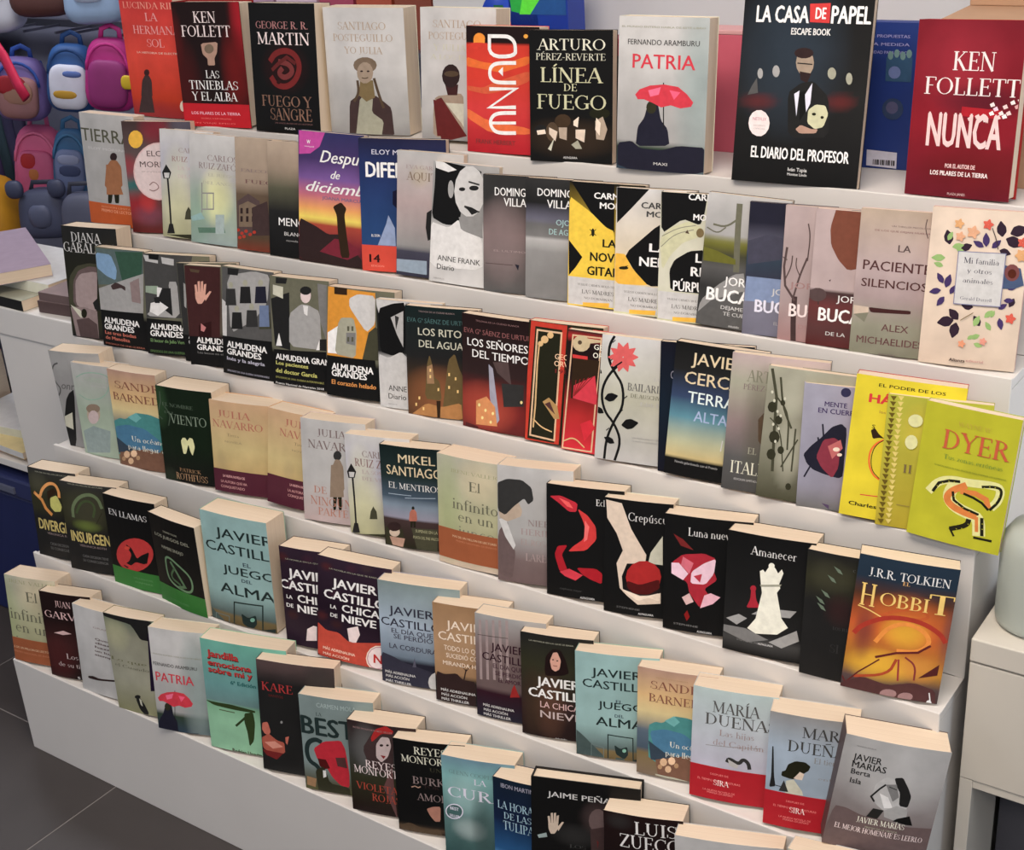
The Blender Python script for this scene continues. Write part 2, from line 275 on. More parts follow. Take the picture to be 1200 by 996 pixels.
def make_book(B):
    (n, row, x, y, yaw, lean, roll, w, h, t, hard, sp, bg, bl, items, texts, bands, lab) = B
    Z = Z0+DZ*(5-row)-.004
    ex = Vector((math.cos(yaw), math.sin(yaw), 0)); nh = Vector((math.sin(yaw), -math.cos(yaw), 0)); ez = Vector((0, 0, 1))
    ey = math.cos(lean)*ez-math.sin(lean)*nh; nn_ = ex.cross(ey); e1 = math.cos(roll)*ex+math.sin(roll)*ey; e2 = -math.sin(roll)*ex+math.cos(roll)*ey
    Mx = Matrix((e1, -nn_, e2)).transposed().to_4x4()
    Mx.translation = Vector((x, y, Z+max(0, -w*math.sin(roll))+max(0, t*math.sin(lean))+.0004))
    root = empty('hardback_book' if hard else 'paperback_book'); root.matrix_world = Mx
    tag(root, lab, 'book', 'books face out on the '+('top', 'second', 'third', 'fourth', 'fifth', 'bottom')[row]+' shelf')
    b = 0 if (hard or t < .008) else min(.004, .0016+.07*t)
    th = .0022 if hard else .0005; ins = .003 if hard else .0008
    # cover: printed front, spine and back
    bm = bmesh.new(); cl = bm.loops.layers.float_color.new('Col'); seed = hash_(n)
    cols, grid = [], []
    for j in range(NR+1):
        v = j/NR; base = ramp(bg, v); rowv = []
        for i in range(NC+1):
            u = i/NC; c = list(base)
            for (cc, bu, bv, ru, rv, al) in bl:
                d = ((u-bu/1000)/(ru/1000))**2+((v-bv/1000)/(rv/1000))**2
                if d < 2.2:
                    k = al*max(0, 1-d/2.2)**1.0; q_ = ink(cc); c = [p+(r-p)*k for p, r in zip(c, q_)]
            m = .92+.16*vnoise(u*5, v*7, seed)
            rowv.append(bm.verts.new((u*w, curve_at(u, b), v*h))); cols.append([p*m for p in c])
        grid.append(rowv)
    idx = {v: i for i, v in enumerate(bm.verts)}
    def face(vs, c=None):
        f = bm.faces.new(vs)
        for lp in f.loops: lp[cl] = (*(c if c else cols[idx[lp.vert]]), 1)
    for j in range(NR):
        for i in range(NC): face((grid[j][i], grid[j][i+1], grid[j+1][i+1], grid[j+1][i]))
    edge = lin('dcb') if not hard else lin(sp)
    inn = [[bm.verts.new((vv.co.x, vv.co.y+th, vv.co.z)) for vv in grid[j]] for j in (0, NR)]
    for i in range(NC):
        face((grid[NR][i], grid[NR][i+1], inn[1][i+1], inn[1][i]), edge); face((grid[0][i+1], grid[0][i], inn[0][i], inn[0][i+1]), edge); face((inn[0][i+1], inn[0][i], inn[1][i], inn[1][i+1]), edge)
    face([grid[j][NC] for j in range(NR+1)]+[inn[1][NC], inn[0][NC]], edge)
    S_ = ink(sp)
    fc = obj('front_cover', bm, PRINT, root)
    for pn, d in (('spine', (0, th*.99, 0, th, t, h)), ('back_cover', (th, t-th, 0, w, t, h))):
        bm = bmesh.new(); cl = bm.loops.layers.float_color.new('Col'); box(bm, *d)
        for f in bm.faces:
            for lp in f.loops: lp[cl] = (*S_, 1)
        obj(pn, bm, PRINT, root)
    # paper block
    bm = bmesh.new(); pts = [(th+.0002, t-th-.0002)]; N = NK
    for k in range(N+1):
        u = k/N; pts.append((min(max(u*w, th+.0002), w-ins), curve_at(u, b)+th+.0002))
    pts.append((w-ins, t-th-.0002)); pts = pts[::-1]
    lo = [bm.verts.new((px, py, ins)) for px, py in pts]; hi = [bm.verts.new((px, py, h-ins)) for px, py in pts]
    bm.faces.new(lo[::-1]); bm.faces.new(hi)
    for i in range(len(lo)): bm.faces.new((lo[i], lo[(i+1) % len(lo)], hi[(i+1) % len(lo)], hi[i]))
    bmesh.ops.recalc_face_normals(bm, faces=bm.faces); obj('page_block', bm, PAGES, root)
    # printed picture
    vb = max([d[2]/1000 for d in bands if d[1] == 0] or [0])
    A = Flat(); asp = w/h
    for c, lw, p in items:
        P_ = [(p[i]/1000, p[i+1]/1000) for i in range(0, len(p), 2)]
        if lw:
            Q = [(u*w, v*h) for u, v in P_]
            if len(Q) > 2 and len(Q) != 4 and not (len(Q) == 5 and P_[0] == P_[-1]): Q = chaikin(chaikin(Q, False), False)
            V, F = ribbon(Q, lw*1e-5)
            A.add([(X/w, Y/h) for X, Y in V], F, c)
        elif len(P_) > 2:
            if 6 <= len(P_) < 14: P_ = chaikin(P_, True, .13)
            A.add(P_, tessellate_polygon([[Vector((u, v, 0)) for u, v in P_]]), c)
    na = A.n; finish(A, 'printed_picture', w, h, b, .00004, fc, vb, 1)
    Lt = Flat()
    for t_ in texts: put_text(Lt, t_, w, h)
    Lt.n = 0; finish(Lt, 'printed_lettering', w, h, b, .00008+.000025*na, fc, vb, 1)
    for c, v0, v1, tt in bands:
        v0, v1 = v0/1000, v1/1000; bm = bmesh.new(); cl = bm.loops.layers.float_color.new('Col'); o_ = .00035
        V = [[bm.verts.new((max(-.0003, min(w+.0002, k/NK*w)) if 0 < k < NK else (-.0004 if k == 0 else w+.0002), curve_at(k/NK, b)-o_, vv*h)) for vv in (max(v0, .0005), v1)] for k in range(NK+1)]
        W = [[bm.verts.new((v.co.x, v.co.y+.0003, v.co.z)) for v in r] for r in V]; fs = []
        for k in range(NK):
            fs += [bm.faces.new((V[k][0], V[k+1][0], V[k+1][1], V[k][1])), bm.faces.new((V[k][1], V[k+1][1], W[k+1][1], W[k][1])), bm.faces.new((W[k+1][0], V[k+1][0], V[k][0], W[k][0]))]
        fs += [bm.faces.new((V[0][0], V[0][1], W[0][1], W[0][0])), bm.faces.new((V[NK][1], V[NK][0], W[NK][0], W[NK][1]))]
        for f in fs:
            for lp in f.loops: lp[cl] = (*ink(c), 1)
        bo = obj('paper_band', bm, PRINT, root)
        T_ = Flat()
        for t_ in tt: put_text(T_, t_, w, h)
        finish(T_, 'printed_lettering', w, h, b, o_+.00004, bo, v0, v1)
    return root
def hash_(s_): return sum(ord(c)*(i+3) for i, c in enumerate(s_)) % 97
BOOKS=[
('sol',0,0.0143,0.5402,0.035,0.0337,-0.0043,0.15,0.2415,0.045,0,'b43',[(0,'812'),(0.15,'b31'),(0.5,'d43'),(1,'c33')],[('933',467,1,491,108,0.6)],[('422',0,[431,364,415,347,385,336,351,335,326,345,321,361,337,378,368,389,402,390,426,381]),('221',0,[249,185,391,190,353,54,301,52,310,154,253,50,205,48]),('433',0,[335,342,411,341,454,299,428,158,190,150,260,293]),('433',0,[211,170,420,177,429,35,101,23]),('dcb',0,[1020,110,1009,89,988,73,963,63,938,62,918,70,907,86,907,106,919,126,939,142,964,152,989,153,1009,145,1020,129])],[('LUCINDA RILEY',74,876,1206,51,'e98','r'),('LA',489,780,716,64,'f99','r'),('HERMANA',224,676,1071,65,'f99','r'),('SOL',463,573,772,65,'f99','r'),('LA HISTORIA DE ELECTRA',242,518,1024,17,'fba','s')],[],'orange red paperback with a small standing figure,leftmost on the top shelf'),
('tinieblas',0,0.2189,0.4911,0.2024,0.0483,-0.0055,0.1519,0.2315,0.05,1,'811',[(0,'211'),(1,'211')],[('a12',1010,910,124,325,0.9),('711',858,457,158,270,0.8),('611',-53,706,131,204,0.7),('511',65,362,197,277,0.6)],[('a87',0,[381,675,636,688,608,600,560,557,561,501,452,500,457,553,391,590]),('765',0,[567,633,557,617,534,604,504,596,473,596,446,603,430,616,426,632,437,649,459,662,489,669,520,669,547,662,563,649])],[('KEN',311,838,638,87,'dcc','r'),('FOLLETT',109,728,836,88,'dcc','r'),('LAS',404,398,604,62,'edd','r'),('TINIEBLAS',137,307,866,70,'edd','r'),('Y EL ALBA',156,215,842,70,'edd','r')],[('b12',0,190,[('LOS PILARES DE LA TIERRA',124,100,857,25,'fab','s'),('REGRESA A SUS ORIGENES',261,63,715,12,'d66','s'),('UN VIAJE EPICO',121,25,772,12,'d66','s')])],'black and red thick hardback with a pale shield,second from left on the top shelf'),
('fuego',0,0.4066,0.497,0.1318,0.0946,-0.009,0.1462,0.2298,0.05,0,'222',[(0,'111'),(1,'111')],[('311',523,508,261,148,0.8)],[('722',1056,[298,553,389,621,572,648,713,602,751,512,675,412,537,359,374,371,299,437]),('733',960,[430,555,592,542,650,477,513,425,419,464,490,507]),('622',672,[322,487,428,539,565,591,690,544]),('311',0,[450,398,446,391,436,385,422,381,407,381,395,384,386,389,384,397,388,404,398,410,412,414,426,414,439,411,448,405])],[('GEORGE R. R.',105,806,890,56,'a77','r'),('MARTIN',116,686,906,91,'dcc','r'),('FUEGO Y',125,205,896,85,'865','r'),('SANGRE',256,98,884,94,'865','r'),('300 ANOS ANTES DE LA HISTORIA',319,69,891,12,'755','s'),('PLAZA',471,26,630,17,'ccc','s')],[],'black paperback with a round red beast emblem,third from left on the top shelf'),
('yojulia',0,0.5569,0.54,0.2162,0.0445,-0.0143,0.1611,0.2213,0.05,0,'ccb',[(0,'888'),(0.2,'aaa'),(0.55,'bbb'),(1,'bbb')],[('999',486,247,537,189,0.7)],[('433',0,[269,259,385,313,602,318,704,269,793,220,811,-22,235,-39]),('998',0,[410,297,573,300,547,179,689,114,649,-18,319,-27,365,140]),('764',0,[425,434,587,437,600,301,488,264,398,314]),('765',0,[648,556,630,528,587,505,526,492,460,491,402,502,363,524,352,552,369,580,413,603,474,616,540,617,597,605,636,584]),('987',0,[596,496,582,459,551,429,508,412,462,411,422,427,397,456,391,493,405,530,437,560,480,577,525,577,565,562,590,533]),('322',0,[471,506,465,501,451,499,438,501,433,506,439,510,453,513,466,511]),('322',0,[554,507,548,503,535,500,522,502,517,507,523,512,536,514,549,512]),('543',173,[449,455,489,449,530,458]),('543',520,[602,454,644,336,699,217]),('543',520,[392,433,400,331,330,261])],[('SANTIAGO',187,830,781,60,'a98','r'),('POSTEGUILLO',113,739,856,57,'a98','r'),('YO JULIA',246,643,728,54,'a98','r')],[],'white thick paperback with a robed seated woman,facing forward'),
('yjulia',0,0.7623,0.5488,0.1147,0.1133,-0.0115,0.149,0.2212,0.05,0,'ccb',[(0,'888'),(0.2,'aaa'),(0.55,'bbb'),(1,'bbb')],[],[('987',0,[198,331,546,366,588,335,585,31,161,14,166,223]),('622',0,[212,307,285,325,628,41,278,-23]),('622',0,[284,293,168,305,220,25,308,28]),('bba',0,[343,286,588,286,586,106,557,137]),('422',0,[339,425,518,430,503,349,373,345]),('322',0,[539,495,527,457,493,425,444,406,390,404,342,420,309,451,297,489,310,528,344,560,393,578,447,580,495,564,528,534]),('543',0,[528,511,518,501,490,493,450,487,405,486,364,489,336,496,327,506,337,516,365,525,406,530,450,531,490,528,518,521])],[('SANTIAGO',181,852,813,57,'a98','r'),('POSTEGUILLO',112,764,902,55,'a98','r'),('Y JULIA RETO',177,680,971,48,'bba','r'),('A LOS DIOSES',132,615,943,36,'bba','r')],[],'white thick paperback with a dark haired woman seen from behind'),
('dune',0,0.8961,0.5029,0.1248,0.1075,-0.0079,0.135,0.2035,0.035,0,'c42',[(0,'a12'),(0.35,'c33'),(0.6,'c32'),(0.85,'c32'),(0.87,'211'),(1,'211')],[],[('c53',0,[-5,529,230,517,439,573,878,666,878,583,586,509,289,468,-6,494]),('d62',0,[0,757,233,720,500,708,878,782,878,716,499,642,202,669,-2,682]),('d63',0,[-1,349,286,263,879,214,879,163,345,161,-2,271]),('e82',0,[275,904,266,885,243,870,209,861,172,860,139,868,116,883,108,902,117,920,140,936,174,945,211,945,244,937,267,923]),('e82',0,[108,902,272,904,271,861,107,858]),('c32',0,[354,847,336,835,287,825,215,819,135,818,63,822,13,830,-4,841,14,853,64,863,136,870,216,871,287,867,336,858]),('d93',0,[855,929,852,922,844,916,832,912,820,912,808,915,800,921,797,928,800,935,808,941,820,944,832,944,844,941,852,936]),('ddf',599,[337,923,335,765,690,772,690,852,670,890,618,917,560,926,337,923]),('ddf',599,[699,722,470,718,387,703,339,668,339,608,386,575,469,564,698,569]),('ddf',0,[523,689,522,615,458,651]),('ddf',599,[331,511,698,521,329,365,697,376]),('ddf',599,[697,332,466,325,376,300,334,247,375,188,465,164,697,172]),('ddf',479,[352,241,697,252])],[('FRANK HERBERT',131,71,688,38,'733','s')],[],'red and orange paperback with dune waves and white vertical letters,on the top shelf'),
('linea',0,1.0314,0.4924,0.1686,0.1065,0.0017,0.1426,0.2049,0.02,0,'222',[(0,'111'),(1,'111')],[('432',490,189,464,115,0.6)],[('222',0,[215,248,207,232,184,219,152,212,117,211,85,217,63,229,55,245,63,261,86,274,118,282,153,283,185,276,207,264]),('dcb',0,[82,237,188,248,201,215,95,204]),('543',0,[359,235,351,203,329,176,297,161,262,160,230,174,209,199,201,232,209,264,232,290,264,305,299,306,330,292,352,267]),('cba',0,[241,266,346,235,319,160,241,216]),('432',0,[511,321,501,298,474,279,434,268,390,267,350,276,323,294,313,316,323,339,351,358,391,369,435,370,474,361,502,343]),('a98',0,[360,268,464,270,459,172,372,186]),('dcb',0,[542,321,607,355,594,273,542,288]),('cba',0,[568,256,685,259,672,160,568,191]),('221',0,[972,386,961,368,927,353,878,344,824,343,774,350,740,364,728,382,740,400,774,415,823,424,878,425,926,418,960,404]),('a98',0,[800,326,889,361,941,265,903,182,813,188]),('dcb',0,[813,351,864,312,852,214,800,261]),('998',0,[516,140,568,108,646,110,594,175]),('bba',0,[226,99,306,184,266,84])],[('ARTURO',97,852,915,83,'ccb','r'),('PÉREZ-REVERTE',83,777,916,51,'bba','r'),('LÍNEA',141,611,892,110,'bb9','r'),('DE',427,547,584,55,'bb9','r'),('FUEGO',92,408,927,111,'bb9','r'),('ALFAGUARA',418,30,589,18,'ccc','s')],[],'black paperback with cream capitals above a row of helmeted faces,on the top shelf'),
('patria',0,1.1944,0.4916,0.0775,0.0974,-0.0073,0.1471,0.2283,0.035,0,'ccb',[(0,'345'),(0.16,'343'),(0.19,'999'),(0.5,'aaa'),(0.8,'bbb'),(1,'bbb')],[('899',928,575,208,467,0.8)],[('223',0,[8,171,177,192,279,147,525,143,716,180,1014,178,998,-5,14,2]),('223',0,[363,447,472,451,514,340,590,287,620,176,228,159,248,288,319,347]),('332',0,[459,422,454,404,439,389,416,380,390,379,366,386,349,400,342,418,347,437,363,452,386,461,412,461,435,454,452,440]),('222',177,[530,584,546,285]),('c34',0,[209,498,261,534,382,562,538,573,693,561,791,516,860,466,838,438,725,424,617,441,510,424,411,451,313,470,240,468]),('e68',0,[359,530,503,555,481,506,385,489]),('e57',0,[599,538,719,527,651,477])],[('EL MUNDO ENTERO HABLA DE ESTE LIBRO',37,929,961,12,'998','s'),('FERNANDO ARAMBURU',109,821,906,36,'444','s'),('PATRIA',169,671,868,96,'c34','c'),('MAXI',444,42,599,20,'bbb','s')],[],'white and grey green paperback with a red umbrella,on the top shelf'),
('casa',0,1.3936,0.4904,0.0804,0.1777,-0.0063,0.1893,0.2594,0.015,0,'222',[(0,'111'),(0.5,'222'),(1,'111')],[('345',396,704,330,336,0.5),('622',809,461,97,34,0.8),('622',172,444,120,35,0.7)],[('c33',0,[519,970,674,975,678,872,529,875]),('987',0,[588,663,585,633,569,608,543,594,512,593,482,606,459,630,448,660,452,690,468,715,494,729,525,730,555,717,577,693]),('322',0,[578,714,572,702,553,691,524,685,490,684,460,689,438,698,429,710,435,723,454,733,483,739,517,740,547,735,569,726]),('222',159,[460,658,577,654]),('322',0,[483,615,575,606,549,555,497,570]),('222',0,[405,498,499,553,597,567,724,486,753,270,436,256]),('ccd',0,[456,494,496,513,488,374]),('ccd',0,[540,491,590,556,588,447,561,400]),('111',0,[497,501,538,514,556,400,517,352]),('bb9',0,[576,412,630,443,705,440,733,395,704,325,639,311,577,343]),('221',0,[640,392,636,386,625,383,613,385,607,391,611,396,623,399,635,397]),('221',0,[702,377,699,371,690,368,680,370,676,376,679,382,688,384,697,382]),('a87',0,[489,305,528,330,614,310,664,312,651,289,525,283]),('999',0,[193,596,193,583,188,573,179,567,170,567,160,572,153,582,149,594,150,607,155,617,163,623,173,623,182,618,190,608]),('999',0,[327,611,325,597,319,586,308,579,295,579,283,585,273,595,269,609,270,623,277,635,287,641,300,642,313,636,322,625]),('998',0,[764,612,762,598,755,587,743,580,728,580,714,586,704,596,699,610,700,624,708,635,720,641,734,642,748,636,759,625]),('998',0,[889,587,888,574,883,563,874,556,863,556,853,562,845,572,840,586,841,600,846,611,855,617,866,617,876,612,884,601]),('555',0,[110,524,148,571,166,490,81,476]),('dcc',0,[281,329,276,297,255,271,222,255,184,254,147,266,120,290,108,322,113,354,134,380,167,395,205,397,242,384,269,360])],[('LA CASA',104,871,521,91,'ddd','k'),('DE',567,893,649,61,'eee','k'),('PAPEL',688,872,984,94,'ddd','k'),('ESCAPE BOOK',391,808,696,36,'ccc','k'),('NETFLIX',141,340,254,18,'b89','s'),('DOCUMENTO',153,308,249,9,'aaa','s'),('OFICIAL',155,291,251,9,'aaa','s'),('EL DIARIO DEL PROFESOR',147,138,922,65,'eee','k'),('Iván Tapia',458,75,608,21,'ccc','s'),('Montse Linde',456,51,611,16,'ccc','s')],[],'large black book with white and red heading and a suited man,on the top shelf'),
('nunca',0,1.6517,0.5059,-0.0145,0.1258,0.0144,0.1426,0.2327,0.035,1,'922',[(0,'612'),(0.4,'812'),(1,'712')],[('923',432,760,316,211,0.8),('412',667,552,331,71,0.7),('611',732,168,488,109,0.6)],[('a12',0,[480,468,860,462,852,510,481,522]),('ebb',0,[542,458,576,471,596,450,557,442]),('dbb',0,[610,472,644,485,664,464,625,456]),('ecc',0,[683,457,716,470,736,449,698,440]),('fdd',0,[736,494,769,507,789,486,751,478]),('dbc',0,[771,519,805,532,824,511,786,503]),('ecc',0,[824,497,857,510,877,489,839,481]),('dbb',0,[857,534,890,546,909,526,872,517]),('ebb',0,[893,499,925,512,945,491,907,483]),('dcc',0,[921,559,954,572,973,551,935,543]),('c99',0,[964,537,996,549,1016,529,978,521]),('ecc',0,[986,573,1019,585,1038,565,1001,557]),('ecc',0,[738,542,771,555,790,534,752,526]),('fdd',0,[857,480,890,493,909,472,871,464]),('dbb',0,[799,472,832,485,852,465,814,456])],[('KEN',361,723,751,104,'ecc','r'),('FOLLETT',108,585,998,97,'ecc','r'),('NUNCA',167,294,880,199,'dbb','k'),('POR EL AUTOR DE',374,170,661,25,'dbb','k'),('LOS PILARES DE LA TIERRA',237,126,788,27,'ecc','k'),('PLAZA JANES',422,14,590,15,'caa','s')],[],'dark red hardback with large white capitals breaking apart,rightmost on the top shelf'),
('tierra',1,-0.0345,0.4221,0.0808,0.0759,-0.0166,0.1502,0.2243,0.03,0,'bbb',[(0,'999'),(1,'aaa')],[],[('322',0,[650,634,633,610,597,595,556,593,527,605,519,627,537,650,573,666,613,668,643,656]),('221',0,[429,387,633,399,599,214,524,210,521,347,455,205,387,201]),('964',0,[528,600,638,602,706,547,691,357,350,336,428,532]),('964',0,[429,553,571,570,689,298,378,279])],[('TIERRA',2,751,943,120,'554','s'),('ELOY MORENO',118,680,850,23,'bbb','s'),('maxi',110,223,313,16,'999','s')],[('b52',0,197,[('PREMIO DE LECTORES',248,119,886,28,'d97','s'),('EDICION LIMITADA',257,159,895,16,'c86','s')])],'white book with a figure in a tan coat above an orange strip,second shelf'),
('eloy',1,0.1114,0.4077,0.3462,0.0947,-0.0131,0.1493,0.2186,0.0195,0,'655',[(0,'622'),(0.35,'544'),(0.6,'655'),(1,'433')],[('823',477,930,186,112,0.8),('556',913,951,184,93,0.8),('266',77,450,159,116,0.9),('923',39,585,127,96,0.7),('912',134,237,255,117,0.8),('745',280,161,191,78,0.8),('b33',269,278,95,78,0.7)],[('da3',0,[303,842,286,808,250,780,203,764,154,764,113,779,87,806,83,841,100,875,136,903,183,919,231,919,273,904,298,877]),('caa',0,[873,565,854,508,817,453,763,403,696,361,618,329,534,308,447,300,362,306,283,324,215,354,161,395,124,444,105,499,106,556,127,614,165,669,220,719,288,760,366,791,450,811,536,818,619,812,696,794,763,764,816,724,853,676,872,622]),('cbb',0,[854,565,836,510,801,458,750,410,686,370,612,339,531,319,449,312,368,317,294,334,229,363,178,402,142,449,124,501,125,557,145,612,181,665,233,712,298,751,372,781,452,800,534,806,613,801,686,784,750,755,800,717,835,671,854,620]),('866',187,[328,434,398,473,483,417,381,377,321,395])],[('ELOY',336,693,654,53,'655','s'),('MORENO',215,596,794,54,'655','s'),('INVISIBLE',238,548,661,15,'a99','s')],[],'colourful dark book with a yellow moon and a white disc,on the second shelf'),
('sombra',1,0.2044,0.4038,0.1984,0.1678,-0.0269,0.1251,0.207,0.0232,0,'bbb',[(0,'997'),(0.3,'aa9'),(0.6,'aab'),(1,'bbb')],[('cc9',317,433,242,317,0.5)],[('222',449,[132,554,156,326,170,65]),('222',0,[25,600,112,678,208,607,171,546,49,541]),('bbb',0,[62,597,175,602,156,553,74,550]),('222',0,[85,30,133,124,207,127,241,38]),('443',0,[441,179,466,250,518,303,579,256,591,186]),('332',0,[85,20,735,53,731,-7,85,24])],[('CARLOS',366,796,849,43,'988','r'),('RUIZ ZAFON',228,712,1001,47,'977','r'),('LA SOMBRA',343,638,919,32,'baa','r'),('DEL VIENTO',338,563,915,32,'baa','r')],[],'pale cover with a tall street lamp,on the second shelf'),
('zafon',1,0.2867,0.4018,0.1592,0.1669,-0.0309,0.1248,0.2059,0.0176,0,'bbb',[(0,'899'),(0.3,'9a9'),(0.6,'aaa'),(1,'bbb')],[('dd9',494,436,240,196,0.7),('798',122,258,204,317,0.6)],[('888',249,[237,560,225,283]),('888',249,[233,462,456,473,450,326,226,313]),('999',199,[334,467,328,319]),('576',0,[137,139,645,169,664,120,155,90]),('9aa',0,[488,278,649,287,643,109,481,99]),('8aa',0,[-3,231,205,282,284,227,37,193])],[('CARLOS',355,765,903,54,'877','r'),('RUIZ ZAFÓN',183,690,979,55,'877','r'),('EL JUEGO',361,625,859,27,'aa9','r'),('DEL ANGEL',257,551,896,27,'aa9','r')],[],'pale green and white paperback with a cloudy window scene,on the second shelf'),
('houses',1,0.4086,0.4049,0.1819,0.1537,-0.0278,0.1252,0.2075,0.0154,0,'999',[(0,'732'),(0.12,'543'),(0.5,'654'),(0.6,'987'),(1,'a98')],[],[('544',0,[23,432,227,509,433,452,419,144,6,122]),('765',0,[48,395,223,442,374,411,365,219,38,201]),('322',0,[74,373,120,375,118,325,71,323]),('322',0,[70,300,116,302,114,252,67,249]),('322',0,[182,378,228,381,225,331,179,328]),('322',0,[178,305,224,308,222,257,175,255]),('322',0,[289,384,335,386,332,336,287,334]),('322',0,[285,311,331,313,329,263,283,261]),('433',0,[297,388,565,458,628,156,285,137]),('a32',0,[59,173,48,162,23,156,-1,159,-11,170,0,181,25,187,50,184]),('a32',0,[127,148,117,136,92,130,67,134,58,144,68,156,93,162,118,158]),('a32',0,[206,172,195,160,170,154,146,157,136,168,147,179,172,185,196,182]),('a32',0,[281,147,271,135,246,129,222,132,212,143,223,154,247,160,272,157]),('a32',0,[359,170,348,159,324,153,299,156,290,166,301,178,325,184,349,181]),('a32',0,[165,121,154,109,129,103,105,107,95,117,106,129,131,135,155,131]),('a32',0,[87,107,76,95,51,89,26,93,17,103,28,115,53,121,77,117])],[('FALCONES',103,702,837,27,'877','r'),('FUEGO',174,601,833,34,'755','r')],[],'brown book with old houses and red flowers at its foot,on the second shelf'),
('menor',1,0.4958,0.4022,0.1731,0.1527,-0.0194,0.125,0.2082,0.0177,0,'666',[(0,'111'),(0.4,'222'),(0.6,'554'),(0.8,'987'),(1,'a98')],[],[],[('IS',-139,882,-26,41,'665','s'),('MENORCA',177,276,996,72,'ddd','s'),('BLANCA',274,190,664,34,'bbb','s'),('novela',309,139,514,19,'999','s')],[],'book with pale top and black lower half with white capitals,left of the sunset book'),
('diciembre',1,0.5716,0.4003,0.1161,0.1521,-0.0265,0.1402,0.2323,0.0142,0,'447',[(0,'322'),(0.15,'723'),(0.3,'a43'),(0.34,'dc5'),(0.42,'d95'),(0.52,'b67'),(0.65,'759'),(0.8,'436'),(1,'336')],[],[('b49',0,[13,1005,426,999,343,892,194,833,10,820]),('322',0,[0,335,270,285,470,232,669,245,997,53,991,-6,-7,-9]),('723',0,[335,90,569,205,767,202,964,116,768,53]),('321',0,[619,258,603,388,544,450,669,490,751,446,718,395,751,250,801,72,668,63])],[('W',138,906,195,29,'fdf','b'),('wattpad',98,880,251,11,'fcf','s'),('Después',342,776,1135,96,'edf','h'),('de',512,659,653,64,'edf','h'),('diciembre',122,548,1280,85,'edf','h'),('JOANA MARCUS',379,497,994,26,'668','s')],[],'purple and orange sunset paperback with white brush script,on the second shelf'),
('diferente',1,0.7204,0.4039,0.2991,0.1319,-0.0152,0.1609,0.2297,0.0168,0,'223',[(0,'247'),(0.3,'247'),(0.75,'236'),(1,'224')],[],[('113',0,[388,611,450,628,630,505,528,423,383,515]),('89b',0,[192,201,301,368,329,433,400,338,406,192])],[('ELOY MORENO',154,882,790,38,'bbc','s'),('DIFERENTE',75,715,954,115,'eef','k'),('EL DON',120,264,221,20,'dde','s')],[('c43',0,199,[('14',84,69,216,63,'311','b'),('EDICION',108,34,260,15,'e87','s')])],'navy blue book with white capitals and an orange sticker at its foot,second shelf'),
('aqui',1,0.7949,0.4061,0.1879,0.1514,-0.0337,0.1253,0.2126,0.0163,0,'999',[(0,'334'),(0.2,'445'),(0.24,'888'),(0.6,'a99'),(1,'aaa')],[('a95',350,807,130,67,0.3)],[('222',0,[472,525,569,564,576,325,495,303,459,405]),('89a',0,[0,127,483,138,487,25,-8,29])],[('EVA GARCIA',143,862,720,30,'988','r'),('AQUITANIA',148,773,979,64,'765','r')],[],'pale grey book with dark rocks at its foot,left of the smiling girl portrait'),
('anne',1,0.871,0.4011,0.1383,0.1763,-0.0378,0.1242,0.2013,0.0142,0,'bbb',[(0,'bbb'),(0.45,'bbb'),(0.55,'888'),(1,'999')],[],[('111',0,[32,1010,750,966,706,843,453,758,466,601,442,493,211,487,6,535,36,821]),('ccc',0,[32,1010,172,995,373,945,244,920,44,944]),('bbb',0,[813,797,798,706,740,629,650,583,547,576,449,611,378,680,347,769,364,861,423,937,513,982,616,988,712,953,782,885]),('999',0,[340,786,338,754,327,728,310,712,289,711,270,724,255,749,248,781,250,813,261,839,278,854,298,855,318,842,333,818]),('222',0,[714,817,708,808,689,799,661,794,630,792,601,794,581,800,573,809,579,818,598,827,626,832,658,834,686,832,707,826]),('222',0,[515,797,511,790,498,783,479,779,457,778,437,780,423,784,418,791,422,798,435,804,455,808,476,810,496,808,510,803]),('333',283,[559,860,722,844]),('444',243,[511,656,628,620,741,627]),('222',0,[510,665,625,655,741,627,630,594]),('888',0,[436,564,777,586,808,412,479,443]),('ccc',0,[-8,499,279,464,438,546,477,460,808,412,832,148,-15,119])],[('ANNE FRANK',126,184,789,47,'444','s'),('Diario',121,111,399,47,'444','s'),('DEBOLSILLO',76,26,245,11,'888','s')],[],'black and white portrait cover of a smiling dark haired girl,on the second shelf'),
('villara',1,0.9828,0.4054,0.2202,0.1299,-0.0121,0.1251,0.1927,0.0094,0,'444',[(0,'555'),(0.5,'766'),(0.8,'333'),(1,'333')],[('877',272,449,242,290,0.6)],[('544',112,[26,245,424,245]),('223',0,[454,255,515,249,500,202])],[('DOMINGO',168,828,691,72,'ddd','c'),('VILLAR',297,743,691,72,'ddd','c'),('EL ULTIMO',150,352,605,18,'988','s')],[],'grey mauve book with two lines of white capitals,right of the smiling girl portrait'),
('villarb',1,1.0649,0.4079,0.1794,0.1307,-0.0117,0.125,0.1934,0.0147,0,'444',[(0,'777'),(0.4,'888'),(0.5,'aaa'),(0.52,'777'),(0.62,'666'),(0.66,'667'),(0.8,'222'),(1,'333')],[],[],[('DOMINGO',163,857,750,66,'ddd','c'),('VILLAR',299,764,724,70,'ddd','c'),('OJOS',429,626,670,49,'9bb','c'),('DE AGUA',333,547,731,50,'9bb','c')],[],'grey book with white capitals over a sea horizon,left of the yellow splash cover'),
